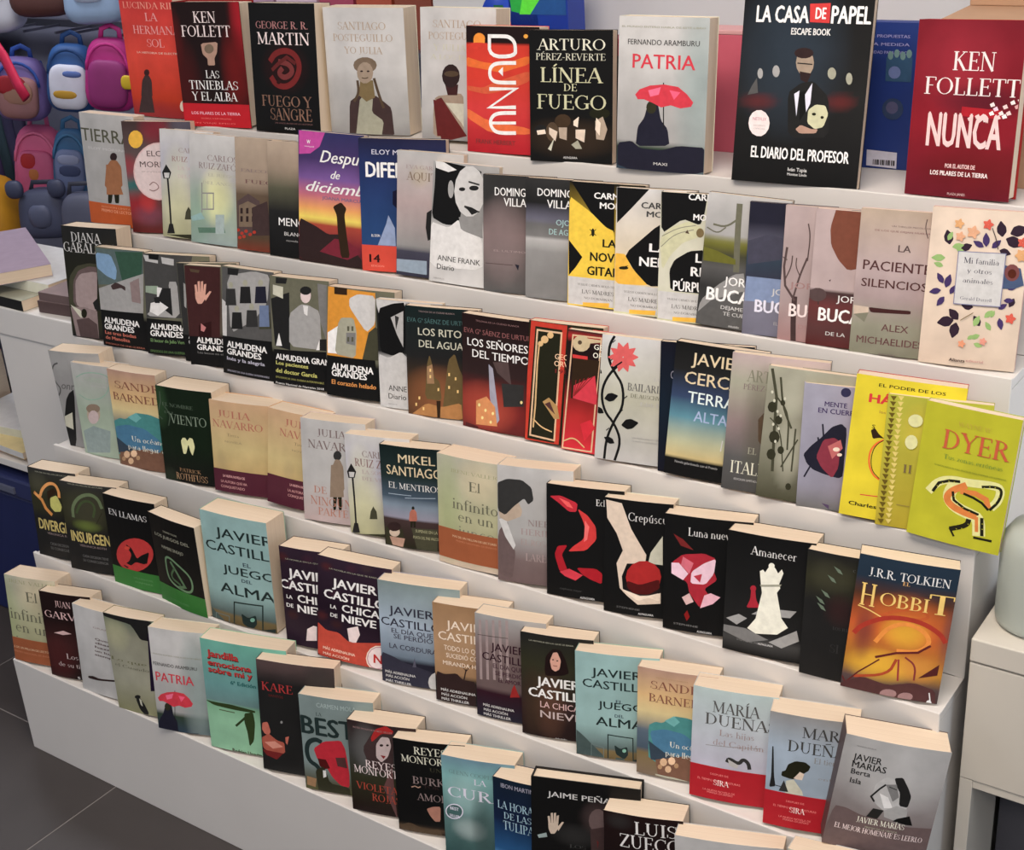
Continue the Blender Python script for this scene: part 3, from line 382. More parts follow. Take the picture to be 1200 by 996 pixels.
('novia',1,1.149,0.4041,0.1774,0.1315,-0.013,0.1249,0.1954,0.0177,0,'222',[(0,'db3'),(0.28,'db3'),(1,'111')],[],[('111',0,[8,1009,600,998,618,620,505,614,298,767]),('db3',0,[-17,889,298,767,503,657,618,628,634,286,4,241]),('111',0,[3,530,197,401,113,318,13,242]),('221',0,[357,607,351,583,335,572,318,581,311,605,316,630,332,640,349,631]),('221',107,[290,630,378,583]),('221',107,[292,578,375,634]),('bbb',0,[4,236,657,235,659,12,12,10]),('da3',0,[217,33,580,47,573,10,218,2])],[('CARMEN',337,878,829,50,'ddd','b'),('MOLA',417,802,778,51,'ddd','b'),('LA',467,498,652,65,'221','b'),('NOVIA',302,380,772,73,'221','b'),('GITANA',266,265,834,73,'221','b'),('VUELVE CARMEN MOLA CON',139,170,660,18,'666','r'),('LAS MADRES',200,107,634,32,'555','r'),('NO DORMIRAN',231,63,622,18,'666','r')],[],'black and yellow splash cover with an X shape and black lettering,on the second shelf'),
('nena',1,1.2355,0.4027,0.1915,0.1331,-0.0113,0.1249,0.1949,0.0151,0,'222',[(0,'bb9'),(0.28,'cb9'),(1,'bbb')],[],[('111',0,[2,1020,427,1002,203,845,15,720]),('da3',0,[-8,481,138,480,226,374,397,297,455,249,3,233]),('111',0,[124,479,564,735,673,715,702,254,455,241,255,358]),('221',0,[187,372,168,361,121,355,73,356,53,365,73,376,120,382,167,380]),('221',0,[87,375,184,392,129,360]),('bbb',0,[3,238,629,235,634,16,12,16]),('da3',0,[209,39,557,51,551,14,211,7])],[('CARMEN',326,850,853,50,'444','b'),('MOLA',398,786,776,46,'444','b'),('LA',445,517,713,67,'eee','b'),('NENA',322,399,829,75,'eee','b'),('VUELVE CARMEN MOLA CON',132,173,633,17,'666','r'),('LAS MADRES',192,110,609,31,'555','r'),('NO DORMIRAN',222,67,598,17,'666','r')],[],'cover split between white,black and yellow with a fly,second of the three splash covers'),
('red',1,1.312,0.4036,0.1973,0.1349,-0.0103,0.125,0.1954,0.0125,0,'222',[(0,'bb9'),(0.28,'bba'),(1,'bba')],[],[('111',0,[-2,1068,585,1040,548,846,501,763,288,803,21,677]),('bb9',0,[4,643,133,731,368,790,528,747,533,683,299,623,146,517,45,395]),('111',0,[139,400,201,486,383,561,567,578,591,240,162,241]),('887',132,[30,660,239,735,449,760]),('887',132,[21,577,189,684,425,727]),('543',0,[346,723,374,692,321,698]),('764',0,[552,708,549,692,537,679,518,671,497,670,478,676,464,688,458,704,462,719,474,732,492,740,513,741,533,735,546,723]),('bbb',0,[0,233,605,229,613,14,12,15]),('da3',0,[202,37,538,48,533,12,204,6])],[('CARMEN',344,951,799,51,'ddd','b'),('MOLA',414,800,707,49,'ddd','b'),('LA',463,479,653,72,'eee','b'),('RED',409,372,740,73,'eee','b'),('PÚRPURA',194,248,749,80,'eee','b'),('VUELVE CARMEN MOLA CON',126,168,610,17,'666','r'),('LAS MADRES',184,107,587,30,'555','r'),('NO DORMIRAN',214,65,577,17,'666','r')],[],'cover with a white brushed ring on black,third of the three splash covers'),
('bucay',1,1.3812,0.3987,0.1848,0.1588,-0.0607,0.1238,0.1965,0.0136,0,'555',[(0,'444'),(0.3,'333'),(0.45,'555'),(0.55,'443'),(0.62,'662'),(0.66,'774'),(0.7,'999'),(1,'aaa')],[],[('665',894,[390,940,401,735,436,432]),('665',287,[397,830,254,755,95,767]),('665',191,[254,755,159,700,21,738]),('662',0,[5,592,180,573,411,527,418,488,18,487]),('888',0,[33,185,225,317,418,415,545,434,598,-3,-14,-20]),('555',0,[-3,82,165,196,544,296,598,-3,-14,-20])],[('JORGE',302,327,746,67,'ddd','s'),('BUCAY',98,199,770,101,'ddd','b'),('DEJAME QUE',294,142,754,29,'bbb','s'),('TE CUENTE',329,96,737,29,'bbb','s'),('debolsillo',410,12,542,16,'bbb','s')],[],'grey green landscape cover with a bare leaning tree,on the second shelf'),
('bucayb',1,1.4546,0.404,0.1895,0.1413,-0.0196,0.1253,0.1941,0.0075,0,'334',[(0,'667'),(0.35,'778'),(0.4,'334'),(0.6,'345'),(0.7,'556'),(0.85,'223'),(1,'223')],[],[('445',0,[0,707,245,768,571,721,584,611,19,531]),('78a',0,[15,442,605,437,626,261,9,254])],[('JORGE',319,319,693,48,'bbb','s'),('BUCAY',132,179,735,98,'ccd','b'),('EL CAMINO',370,89,646,26,'999','s')],[],'dark blue grey hills cover showing two large white letters,right of the leaning tree cover'),
('bucayc',1,1.5104,0.4052,0.1859,0.1402,-0.0152,0.125,0.1946,0.0087,0,'988',[(0,'977'),(0.3,'988'),(1,'a99')],[],[('433',785,[193,-3,173,175,173,336]),('544',332,[176,304,53,409,25,551,46,694]),('544',272,[160,335,216,498,287,628]),('544',181,[48,456,111,555,115,635]),('544',151,[-20,628,57,600]),('544',151,[217,490,160,558,165,622]),('544',181,[290,605,305,786,270,877])],[('JORGE',104,396,594,48,'977','s'),('BUCAY',115,187,693,99,'dcc','b'),('DE',237,98,361,32,'977','s')],[],'dusty pink cover with bare branching trees,on the second shelf'),
('bucayd',1,1.5555,0.4029,0.1842,0.1401,-0.0255,0.1248,0.194,0.0097,0,'777',[(0,'522'),(0.12,'533'),(0.3,'633'),(0.41,'433'),(0.42,'a99'),(1,'a99')],[],[('743',0,[367,1197,234,1055,170,868,195,745,293,642,410,572,652,618,563,1206]),('433',148,[111,300,102,363]),('544',0,[194,382,187,359,162,340,122,327,77,324,35,331,4,347,-9,368,-1,391,25,410,64,422,109,425,151,418,181,403]),('433',0,[206,488,231,498,220,478])],[('JORGE',312,338,694,50,'ccc','s'),('BUCAY',118,188,717,101,'ddd','b'),('DE LA',221,83,445,29,'bbb','s')],[],'pink and rust cover with a brown rock above a small tree,on the second shelf'),
('paciente',1,1.6209,0.4034,0.1789,0.1385,-0.0192,0.1251,0.2016,0.0109,0,'baa',[(0,'776'),(0.2,'887'),(0.4,'988'),(0.6,'a99'),(1,'a98')],[],[('422',0,[174,326,385,325,634,329,634,304,436,298,203,290]),('ba9',0,[8,330,174,326,180,289,17,267]),('776',0,[17,267,180,289,143,218]),('544',115,[708,956,695,898,735,829])],[('UN THRILLER PSICOLOGICO',345,888,797,11,'766','s'),('DE LOS QUE DEJAN HUELLA',167,853,758,12,'866','s'),('LA',435,723,572,49,'544','s'),('PACIENTE',73,585,802,70,'533','s'),('SILENCIOSA',71,469,889,59,'533','s'),('ALEX',334,171,629,51,'644','s'),('MICHAELIDES',74,73,795,51,'644','s'),('debolsillo',328,3,516,12,'766','s')],[],'pale taupe cover with a torn paper slit across the middle,on the second shelf'),
('familia',1,1.7186,0.4077,0.176,0.1387,-0.0141,0.1254,0.2124,0.0123,0,'b99',[(0,'ba9'),(0.5,'cba'),(1,'cba')],[],[('323',0,[211,769,154,791,140,821,166,866,228,835,242,805]),('323',0,[325,748,344,778,379,788,441,781,411,747,376,737]),('323',0,[729,840,672,867,662,898,694,944,754,907,765,876]),('323',0,[731,887,730,886,729,886,728,887,729,887,730,887]),('323',0,[799,863,826,908,876,922,968,911,924,862,873,848]),('323',0,[761,835,832,854,886,841,942,794,853,779,799,792]),('323',0,[712,760,757,775,794,768,836,739,778,726,741,732]),('323',0,[380,300,317,301,283,321,269,368,343,360,377,339]),('323',0,[336,297,297,256,242,247,155,266,213,310,268,319]),('323',0,[361,285,401,247,393,214,334,176,296,224,304,257]),('323',0,[606,273,553,279,530,299,528,339,588,326,612,306]),('323',0,[519,391,477,370,438,372,388,398,442,418,482,416]),('323',0,[916,469,931,443,918,424,874,408,863,440,876,458]),('8a6',0,[185,795,176,820,189,838,229,855,234,825,221,807]),('8a6',0,[235,757,265,780,303,786,361,777,319,751,281,745]),('8a6',0,[181,687,139,663,93,661,27,679,86,703,132,706]),('8a6',0,[168,632,130,622,98,627,61,649,110,657,142,652]),('8a6',0,[243,581,263,553,253,529,211,502,195,538,205,562]),('8a6',0,[281,746,315,754,344,749,376,730,333,723,304,728]),('8a6',0,[541,268,529,299,545,321,593,343,599,306,583,283]),('8a6',0,[639,330,644,358,669,374,721,383,708,350,683,334]),('8a6',0,[719,252,680,260,660,276,654,308,700,294,719,278]),('8a6',0,[616,218,597,195,568,186,517,188,546,214,575,223]),('8a6',0,[490,182,499,202,520,211,560,214,544,191,523,182]),('8a6',0,[560,159,594,168,623,163,656,144,612,136,584,141]),('8a6',0,[704,334,696,354,707,369,738,383,742,358,732,344]),('436',0,[559,772,512,767,476,777,440,807,500,809,535,799]),('436',0,[580,773,542,800,537,827,563,866,604,831,609,803]),('436',0,[635,769,640,799,667,816,723,825,709,790,682,773]),('436',0,[187,523,139,533,116,553,109,590,164,574,188,554]),('436',0,[213,497,191,530,202,558,251,589,270,547,258,519]),('436',0,[172,481,141,457,103,450,43,459,86,486,125,492]),('436',0,[212,442,214,411,192,391,137,374,142,412,164,432]),('436',0,[264,459,255,484,269,502,309,521,314,490,300,471]),('436',0,[769,392,780,417,806,428,855,431,835,403,809,392]),('436',0,[790,339,829,320,840,297,827,260,784,287,773,310]),('436',0,[812,449,841,466,873,468,918,455,879,438,847,436]),('436',0,[842,519,856,547,886,561,944,565,921,532,890,518]),('457',0,[738,674,944,658,995,554,904,529,777,522]),('744',0,[938,631,935,608,918,588,891,577,858,575,826,583,802,601,790,624,793,647,811,666,838,678,871,680,903,671,926,654]),('521',0,[908,623,906,610,896,599,880,593,862,592,844,597,830,606,823,619,825,631,835,642,851,649,870,650,888,645,901,635]),('c54',0,[576,913,592,925,610,926,636,915,614,903,596,902]),('c54',0,[576,913,561,926,565,937,588,949,602,931,598,921]),('c54',0,[576,913,551,909,536,915,524,932,554,934,570,929]),('c54',0,[576,913,576,897,563,890,532,889,537,907,550,915]),('c54',0,[576,913,601,907,608,897,601,879,574,888,567,898]),('c54',0,[902,339,917,352,935,353,961,343,940,329,922,328]),('c54',0,[902,339,887,353,890,364,913,376,927,359,924,348]),('c54',0,[902,339,877,334,861,340,849,358,880,361,895,355]),('c54',0,[902,339,901,323,888,315,858,314,863,333,876,340]),('c54',0,[902,339,927,333,934,323,927,304,900,313,892,324]),('c54',0,[934,817,950,829,967,830,993,820,972,807,954,806]),('c54',0,[934,817,919,830,923,841,946,853,959,836,956,825]),('c54',0,[934,817,910,813,894,819,883,836,912,838,928,833]),('c54',0,[934,817,934,801,921,794,891,793,896,811,909,819]),('c54',0,[934,817,958,811,966,801,959,783,932,792,925,802]),('c96',0,[286,907,301,918,318,919,342,909,322,897,305,897]),('c96',0,[286,907,272,919,276,929,298,940,310,924,307,914]),('c96',0,[286,907,262,903,248,908,237,925,265,927,280,921]),('c96',0,[286,907,285,892,273,885,244,884,249,902,261,908]),('c96',0,[286,907,309,901,316,892,309,875,284,883,277,893]),('c97',0,[435,860,455,875,476,876,508,863,481,848,460,847]),('c97',0,[435,860,417,877,422,890,450,904,467,883,462,870]),('c97',0,[435,860,405,855,385,862,371,884,408,886,428,879]),('c97',0,[435,860,434,840,418,832,381,831,387,853,403,862]),('c97',0,[435,860,465,853,474,840,465,818,432,830,423,842]),('c97',0,[311,828,326,839,342,840,367,830,346,818,329,818]),('c97',0,[311,828,297,840,300,850,322,861,335,845,332,835]),('c97',0,[311,828,287,824,272,829,262,846,290,848,305,842]),('c97',0,[311,828,310,813,297,806,269,805,273,823,286,829]),('c97',0,[311,828,334,822,341,813,334,796,308,804,301,814]),('c96',0,[939,738,958,753,979,754,1010,741,984,726,963,725]),('c96',0,[939,738,927,756,935,768,967,778,976,756,968,744]),('c96',0,[939,738,908,741,895,752,896,775,931,768,944,757]),('c96',0,[939,738,920,723,899,722,868,734,893,750,915,751]),('c96',0,[939,738,951,720,943,707,911,697,901,720,910,732]),('c96',0,[939,738,970,735,983,724,982,701,947,708,934,719]),('c86',0,[440,151,451,160,464,161,484,154,468,144,454,143]),('c86',0,[440,151,429,161,431,169,449,178,459,165,456,157]),('c86',0,[440,151,421,147,410,151,401,165,424,167,435,162]),('c86',0,[440,151,439,139,429,133,407,132,411,146,420,152]),('c86',0,[440,151,458,147,463,139,458,125,438,132,432,140]),('c87',0,[655,179,667,188,680,189,699,182,683,172,670,171]),('c87',0,[655,179,645,189,647,197,664,206,674,193,672,185]),('c87',0,[655,179,637,176,626,180,617,193,639,195,651,191]),('c87',0,[655,179,655,167,645,161,623,160,627,174,637,180]),('c87',0,[655,179,673,175,679,167,674,154,654,160,648,168]),('433',109,[622,895,679,818,700,766]),('764',109,[402,301,525,357]),('bbb',0,[309,736,785,743,787,410,314,404]),('779',109,[309,736,785,743,787,410,314,404,309,736])],[('Mi familia',372,666,725,37,'445','q'),('y otros',419,607,665,32,'445','q'),('animales',386,545,687,30,'445','q'),('Gerald Durrell',375,434,696,22,'667','q'),('Alianza',326,33,494,20,'433','b'),('editorial',504,39,681,17,'a77','s')],[],'pale pink cover with a leafy flower wreath around a white label,second shelf'),
('gabaldon',2,0.0032,0.2965,0.217,0.115,-0.0076,0.1344,0.227,0.0474,0,'333',[(0,'222'),(0.12,'332'),(0.5,'221'),(1,'222')],[],[('443',0,[-23,264,60,541,222,645,468,683,624,680,525,213]),('655',0,[83,289,132,506,254,607,462,654,618,651,525,213]),('988',0,[138,301,172,507,287,580,531,609,608,603,534,252,292,240]),('877',0,[17,266,301,280,534,252,515,-24,79,3]),('bba',0,[22,286,214,246,279,181,198,177]),('221',0,[337,223,327,204,308,188,283,178,258,177,237,184,225,199,223,217,233,237,252,253,277,262,302,263,323,256,335,242]),('544',0,[113,153,360,185,508,134,515,-24,159,-3]),('222',0,[470,327,559,370,613,256,498,270])],[('DIANA',184,863,733,86,'bbb','r'),('GABALDON',12,770,1030,87,'bbb','r')],[],'black thick paperback with a stone archway,leftmost of the third shelf'),
('almu1',2,0.1026,0.2935,0.1422,0.1207,-0.0081,0.125,0.1998,0.023,0,'222',[(0,'111'),(0.32,'111'),(0.33,'665'),(1,'665')],[],[('566',0,[20,982,969,1002,935,674,-15,616]),('79b',0,[3,938,332,935,437,793,396,684,204,715,-4,788]),('354',0,[426,972,967,991,892,671,542,650,485,817]),('999',0,[-23,572,953,781,887,383,-63,362]),('433',0,[275,623,392,666,583,631,575,588,493,615,311,582]),('544',434,[769,706,779,515]),('877',0,[678,679,859,733,859,478,688,488]),('111',0,[-63,362,887,383,909,-5,-20,-3])],[('ALMUDENA',62,239,798,62,'ddd','k'),('GRANDES',58,173,686,58,'ddd','k'),('Las tres bodas',58,122,713,36,'b65','b'),('de Manolita',61,70,581,36,'b65','b'),('EPISODIOS DE UNA GUERRA',52,18,870,18,'a65','s')],[],'black based cover with a street photograph and a patch of blue sky,third shelf'),
('almu2',2,0.2388,0.2912,0.362,0.1605,-0.0353,0.1399,0.1962,0.0274,0,'222',[(0,'111'),(0.32,'111'),(0.33,'665'),(1,'665')],[],[('444',0,[0,1015,753,1000,578,382,-27,356]),('aaa',0,[7,984,238,971,233,908,40,922]),('aaa',0,[287,973,478,959,473,896,298,910]),('898',0,[18,678,214,686,191,600,13,614]),('ccc',0,[197,675,277,667,252,560,189,579]),('999',0,[380,735,509,740,529,380,-8,378,200,515,392,481]),('222',0,[277,667,407,672,417,397,292,455,203,558]),('ccc',0,[85,510,218,537,359,479,189,387,61,424]),('222',0,[139,566,221,580,232,517,151,513]),('111',0,[95,997,256,993,236,939,91,945]),('111',0,[-27,356,543,349,578,-37,-25,-2])],[('ALMUDENA',56,252,617,61,'ddd','k'),('GRANDES',50,182,563,61,'ddd','k'),('El lector de Julio Verne',51,122,623,35,'685','b'),('EPISODIOS DE UNA GUERRA',42,17,576,26,'574','s')],[],'black based cover with a grey photo of people sitting on steps,on the third shelf'),
('almu3',2,0.3239,0.3095,0.3443,0.1458,0.0135,0.125,0.1903,0.014,0,'222',[(0,'111'),(0.32,'111'),(0.33,'665'),(1,'665')],[],[('333',0,[-13,996,707,975,631,251,-92,274]),('999',0,[91,799,138,778,98,539,66,561]),('111',0,[-92,274,631,251,588,-24,8,-2])],[('ALMUDENA',84,232,736,62,'ccc','k'),('GRANDES',81,170,654,58,'ccc','k')],[],'narrow dark sliver of a cover squeezed between two others,left of the raised palm cover'),
('almu4',2,0.35,0.2987,0.2514,0.1461,-0.0006,0.125,0.1926,0.0188,0,'222',[(0,'111'),(0.32,'111'),(0.33,'665'),(1,'665')],[('533',493,673,187,316,0.8)],[('422',0,[10,992,643,993,561,304,-38,287]),('c98',0,[171,669,170,735,356,742,359,687,282,623,204,620]),('c98',0,[174,724,169,806,209,812,221,726]),('c98',0,[223,726,232,841,272,847,270,728]),('c98',0,[272,728,293,844,332,849,319,730]),('c98',0,[315,729,346,818,385,824,362,731]),('c98',0,[330,691,435,756,469,752,354,654]),('311',0,[197,405,430,458,410,297,182,286]),('b77',0,[238,428,327,390,284,345,228,353]),('543',0,[100,964,286,955,264,927,115,933]),('111',0,[-46,287,560,293,525,0,-7,6])],[('ALMUDENA',137,230,851,61,'ddd','k'),('GRANDES',136,161,768,57,'ddd','k'),('Los besos en el pan',142,122,727,22,'777','s')],[],'dark red brown cover with a raised open palm,on the third shelf'),
('almu5',2,0.4428,0.2942,0.0815,0.1704,-0.0048,0.1249,0.2019,0.0233,0,'222',[(0,'111'),(0.32,'111'),(0.33,'665'),(1,'665')],[],[('555',0,[28,988,990,1004,948,369,-8,350]),('bbb',0,[12,692,105,659,88,348,-8,350]),('999',0,[119,916,651,991,929,971,880,716,632,541,174,385]),('998',0,[247,837,231,813,196,802,161,808,148,830,163,853,199,865,233,858]),('333',0,[104,793,286,806,303,654,79,637]),('998',0,[533,876,518,853,483,842,449,848,436,869,451,893,486,904,520,897]),('222',0,[394,833,573,846,590,695,370,678]),('998',0,[815,896,800,873,766,861,732,868,719,889,734,912,768,924,802,917]),('223',0,[678,853,854,866,872,716,655,700]),('998',0,[359,628,344,605,308,593,274,599,260,621,276,644,311,656,346,650]),('222',0,[217,584,399,598,416,445,192,427]),('998',0,[646,670,630,646,596,634,562,641,548,662,564,686,598,697,632,691]),('333',0,[506,626,685,639,703,487,483,470]),('998',0,[886,668,872,645,837,633,803,640,790,661,805,684,840,696,873,689]),('443',0,[749,624,925,638,944,487,726,469]),('679',0,[739,686,900,698,912,504,731,490]),('222',0,[144,986,369,991,345,931,141,927]),('111',0,[-8,350,948,369,974,-26,-28,-7])],[('ALMUDENA',92,254,863,61,'ddd','k'),('GRANDES',88,187,760,57,'ddd','k'),('Inés y la alegría',85,132,818,33,'aab','b'),('EPISODIOS DE UNA GUERRA INTERMINABLE',92,24,895,18,'99a','s')],[],'black based cover with a group photo of soldiers,on the third shelf'),
('almu6',2,0.5719,0.2946,0.1596,0.1537,-0.0049,0.1253,0.1994,0.0298,0,'222',[(0,'111'),(0.32,'111'),(0.33,'665'),(1,'665')],[],[('665',0,[6,994,1000,991,933,361,33,328]),('222',0,[10,790,346,868,331,339,54,359]),('bba',0,[56,919,239,910,232,803,50,831]),('777',0,[821,972,991,962,938,459,840,647]),('999',0,[334,673,540,773,667,771,844,724,862,376,315,377]),('222',0,[831,471,939,479,934,371,771,370]),('ccc',0,[576,766,659,761,643,673,590,689]),('cbb',0,[711,860,701,830,676,804,640,789,601,786,567,798,545,820,538,850,548,881,574,906,609,922,648,924,682,912,704,890]),('222',0,[721,905,711,888,684,873,646,863,604,861,567,866,541,878,533,894,543,911,570,926,608,936,650,938,687,933,713,921]),('ddd',0,[137,484,185,368,72,361]),('ddd',0,[831,471,826,373,771,370]),('222',0,[116,990,318,992,296,942,112,936]),('111',0,[33,328,933,361,887,-1,-10,-6])],[('ALMUDENA GRANDES',64,240,1179,56,'ddd','k'),('Los pacientes',61,190,634,36,'bb6','b'),('del doctor García',55,116,776,40,'bb6','b'),('EPISODIOS DE UNA GUERRA INTERMINABLE',52,63,883,18,'995','s'),('Premio Nacional de Narrativa 2018',48,8,880,20,'ccc','s')],[],'black based cover with a standing man in a pale suit,on the third shelf'),
('almu7',2,0.7032,0.2943,0.2323,0.1748,-0.0293,0.1314,0.194,0.03,0,'222',[(0,'111'),(0.32,'111'),(0.33,'665'),(1,'665')],[],[('c82',0,[26,996,729,982,734,373,-3,367]),('bbb',0,[351,910,478,957,729,954,731,704,606,618,351,833]),('ddd',0,[14,576,224,669,223,394,13,388]),('998',0,[126,387,176,665,224,727,415,740,463,608,448,371]),('777',0,[304,596,447,606,441,489,304,498]),('554',0,[320,656,352,658,352,615,320,613]),('554',0,[320,558,352,561,352,517,320,515]),('554',0,[384,660,415,663,415,620,384,618]),('554',0,[384,563,416,565,416,522,384,520]),('443',0,[544,359,637,620,731,675,857,635,860,383]),('321',0,[122,1002,319,1004,319,937,122,934]),('111',0,[-3,367,734,373,802,-26,-22,-15])],[('ALMUDENA',77,244,713,64,'eed','k'),('GRANDES',77,184,618,60,'eed','k'),('El corazón helado',77,108,753,44,'c84','b')],[],'orange topped cover with a smoking tower over black lettering,on the third shelf'),
('anne2',2,0.814,0.3086,0.214,0.1246,0.0013,0.1245,0.1902,0.014,0,'bbb',[(0,'bbb'),(0.45,'bbb'),(0.52,'222'),(0.9,'222'),(1,'aaa')],[],[('bbb',0,[-14,998,460,991,440,932,130,937,42,855]),('111',0,[29,913,263,972,460,991,432,541,231,491,34,519]),('aaa',0,[222,844,422,912,401,579,310,692]),('333',0,[289,867,353,851,296,731]),('bbb',0,[-1,497,163,467,366,538,493,466,463,-36,7,-6])],[('ANNE FRANK',143,165,802,53,'444','s'),('Diario',137,88,420,53,'444','s'),('DEBOLSILLO',127,32,267,12,'888','s')],[],'narrow view of a black and white portrait cover,between the orange and night city covers'),
('ritos',2,0.8804,0.3036,0.2292,0.1264,-0.0027,0.1332,0.1898,0.0172,0,'222',[(0,'432'),(0.3,'432'),(0.55,'222'),(1,'122')],[('853',427,176,386,217,0.9)],[('653',0,[246,164,291,482,330,572,365,487,390,371,463,336,486,160]),('975',0,[283,305,290,462,365,487,388,312]),('653',0,[516,182,589,539,679,603,733,471,783,396,773,62,481,41]),('a74',0,[57,10,275,126,483,101,752,159,770,-8,57,10]),('db7',0,[325,445,349,446,347,419,324,417]),('db7',0,[322,386,346,388,345,360,321,358]),('db7',0,[585,422,608,424,607,396,584,395]),('db7',0,[672,389,695,390,694,363,671,362]),('db7',0,[580,305,604,306,603,279,579,277]),('db7',0,[697,273,721,275,720,247,696,246]),('db7',0,[431,275,455,277,453,249,430,247]),('db7',0,[156,177,181,179,179,151,155,149]),('db7',0,[108,114,132,116,131,88,107,86]),('db7',0,[212,82,236,83,235,55,211,54]),('321',0,[411,155,471,159,454,-21,418,-23])],[('TRILOGIA DE LA CIUDAD BLANCA',194,950,692,15,'877','s'),('EVA Gª SÁENZ DE URTURI',28,855,891,43,'466','s'),('LOS RITOS',178,744,844,70,'bba','c'),('DEL AGUA',185,635,797,70,'bba','c')],[],'black cover with a lit cathedral street at night,on the third shelf'),
('senores',2,0.9931,0.3085,0.0632,0.1258,0.0041,0.1284,0.1921,0.0207,0,'311',[(0,'622'),(0.2,'722'),(0.5,'322'),(1,'211')],[('a43',344,205,353,171,0.9)],[('544',0,[475,614,697,635,745,435,539,527]),('99a',0,[411,590,475,558,570,114,505,50,426,308]),('333',0,[602,440,917,453,918,266,634,236]),('c85',0,[215,248,377,303,506,222,538,53,212,36]),('fc8',0,[283,217,277,206,263,200,249,203,244,213,249,225,263,231,277,228]),('fc8',0,[380,180,374,168,360,162,347,165,341,176,347,187,360,193,374,190]),('fc8',0,[331,107,325,96,311,90,297,93,291,103,297,115,311,121,325,118]),('fc8',0,[493,163,487,152,473,146,460,149,454,159,460,171,474,177,487,174]),('fc8',0,[460,83,455,72,441,66,427,69,421,79,427,90,441,96,455,93]),('fc8',0,[906,302,900,291,887,285,874,288,868,298,873,309,887,315,900,312]),('522',0,[47,38,245,21,244,-115,45,-99])],[('TRILOGIA DE LA CIUDAD BLANCA',215,944,851,15,'866','s'),('EVA Gª SÁENZ DE URTURI',33,836,1037,45,'855','s'),('LOS SEÑORES',84,728,977,71,'ddd','c'),('DEL TIEMPO',160,632,993,71,'ddd','c')],[],'dark red and black cover with a glowing lamplit street,right of the night cathedral cover'),
('orwell',2,1.1233,0.3005,0.2034,0.1764,-0.0273,0.1242,0.1951,0.0248,0,'b32',[(0,'221'),(1,'221')],[],[('b32',790,[60,977,497,972,453,-10,5,-6,60,977]),('ca8',287,[122,928,457,926,421,32,77,46,122,928]),('ca7',251,[158,834,140,656,135,297,117,114]),('ca7',0,[282,861,277,847,264,835,243,827,220,826,198,830,183,840,177,853,181,867,195,879,215,887,239,889,260,884,275,874]),('ca7',0,[349,901,345,889,334,879,317,873,297,872,280,875,267,884,262,895,265,906,277,916,294,923,313,924,331,920,343,912]),('ca7',0,[211,821,208,811,198,802,183,796,167,795,151,798,140,805,135,815,139,825,149,834,163,839,180,841,196,837,207,830]),('a85',0,[236,342,321,385,443,324,481,219,407,212]),('533',0,[266,326,339,351,419,250]),('ca7',215,[112,186,236,125,386,102])],[('GEORGE',380,710,747,46,'db9','c'),('ORWELL',375,653,752,46,'db9','c'),('1984',394,596,641,35,'722','c')],[],'black cover with a red and cream ornamental border,on the third shelf'),
('orwellb',2,1.1952,0.298,0.2021,0.174,-0.0422,0.1227,0.1926,0.0164,0,'c33',[(0,'c23'),(0.3,'a22'),(0.6,'211'),(0.9,'211'),(0.95,'a22'),(1,'222')],[],[('ca8',243,[69,956,454,962,418,17,16,11,69,956]),('321',0,[87,774,446,778,426,432,92,436]),('ba8',0,[309,906,301,877,270,851,223,834,170,830,120,839,85,859,70,886,79,916,110,942,157,959,210,963,259,954,295,934]),('543',0,[198,906,196,898,188,891,177,887,164,886,153,888,144,894,141,901,143,909,150,916,161,920,174,921,185,919,194,913]),('ba8',0,[257,946,456,945,444,926,289,905]),('c33',0,[79,799,286,799,289,773,82,770]),('c34',0,[124,546,402,651,449,487,442,415,121,439]),('822',139,[133,458,149,593]),('822',139,[133,458,206,605]),('822',139,[133,458,262,617]),('822',139,[133,458,318,630]),('822',139,[133,458,375,642]),('c23',0,[244,235,384,285,449,219,316,97]),('ca7',209,[25,67,168,118,322,43])],[('GEORGE',365,864,748,45,'edc','c'),('ORWELL',358,797,727,45,'edc','c')],[],'black and bright red cover with a cream face and red fan,on the third shelf'),
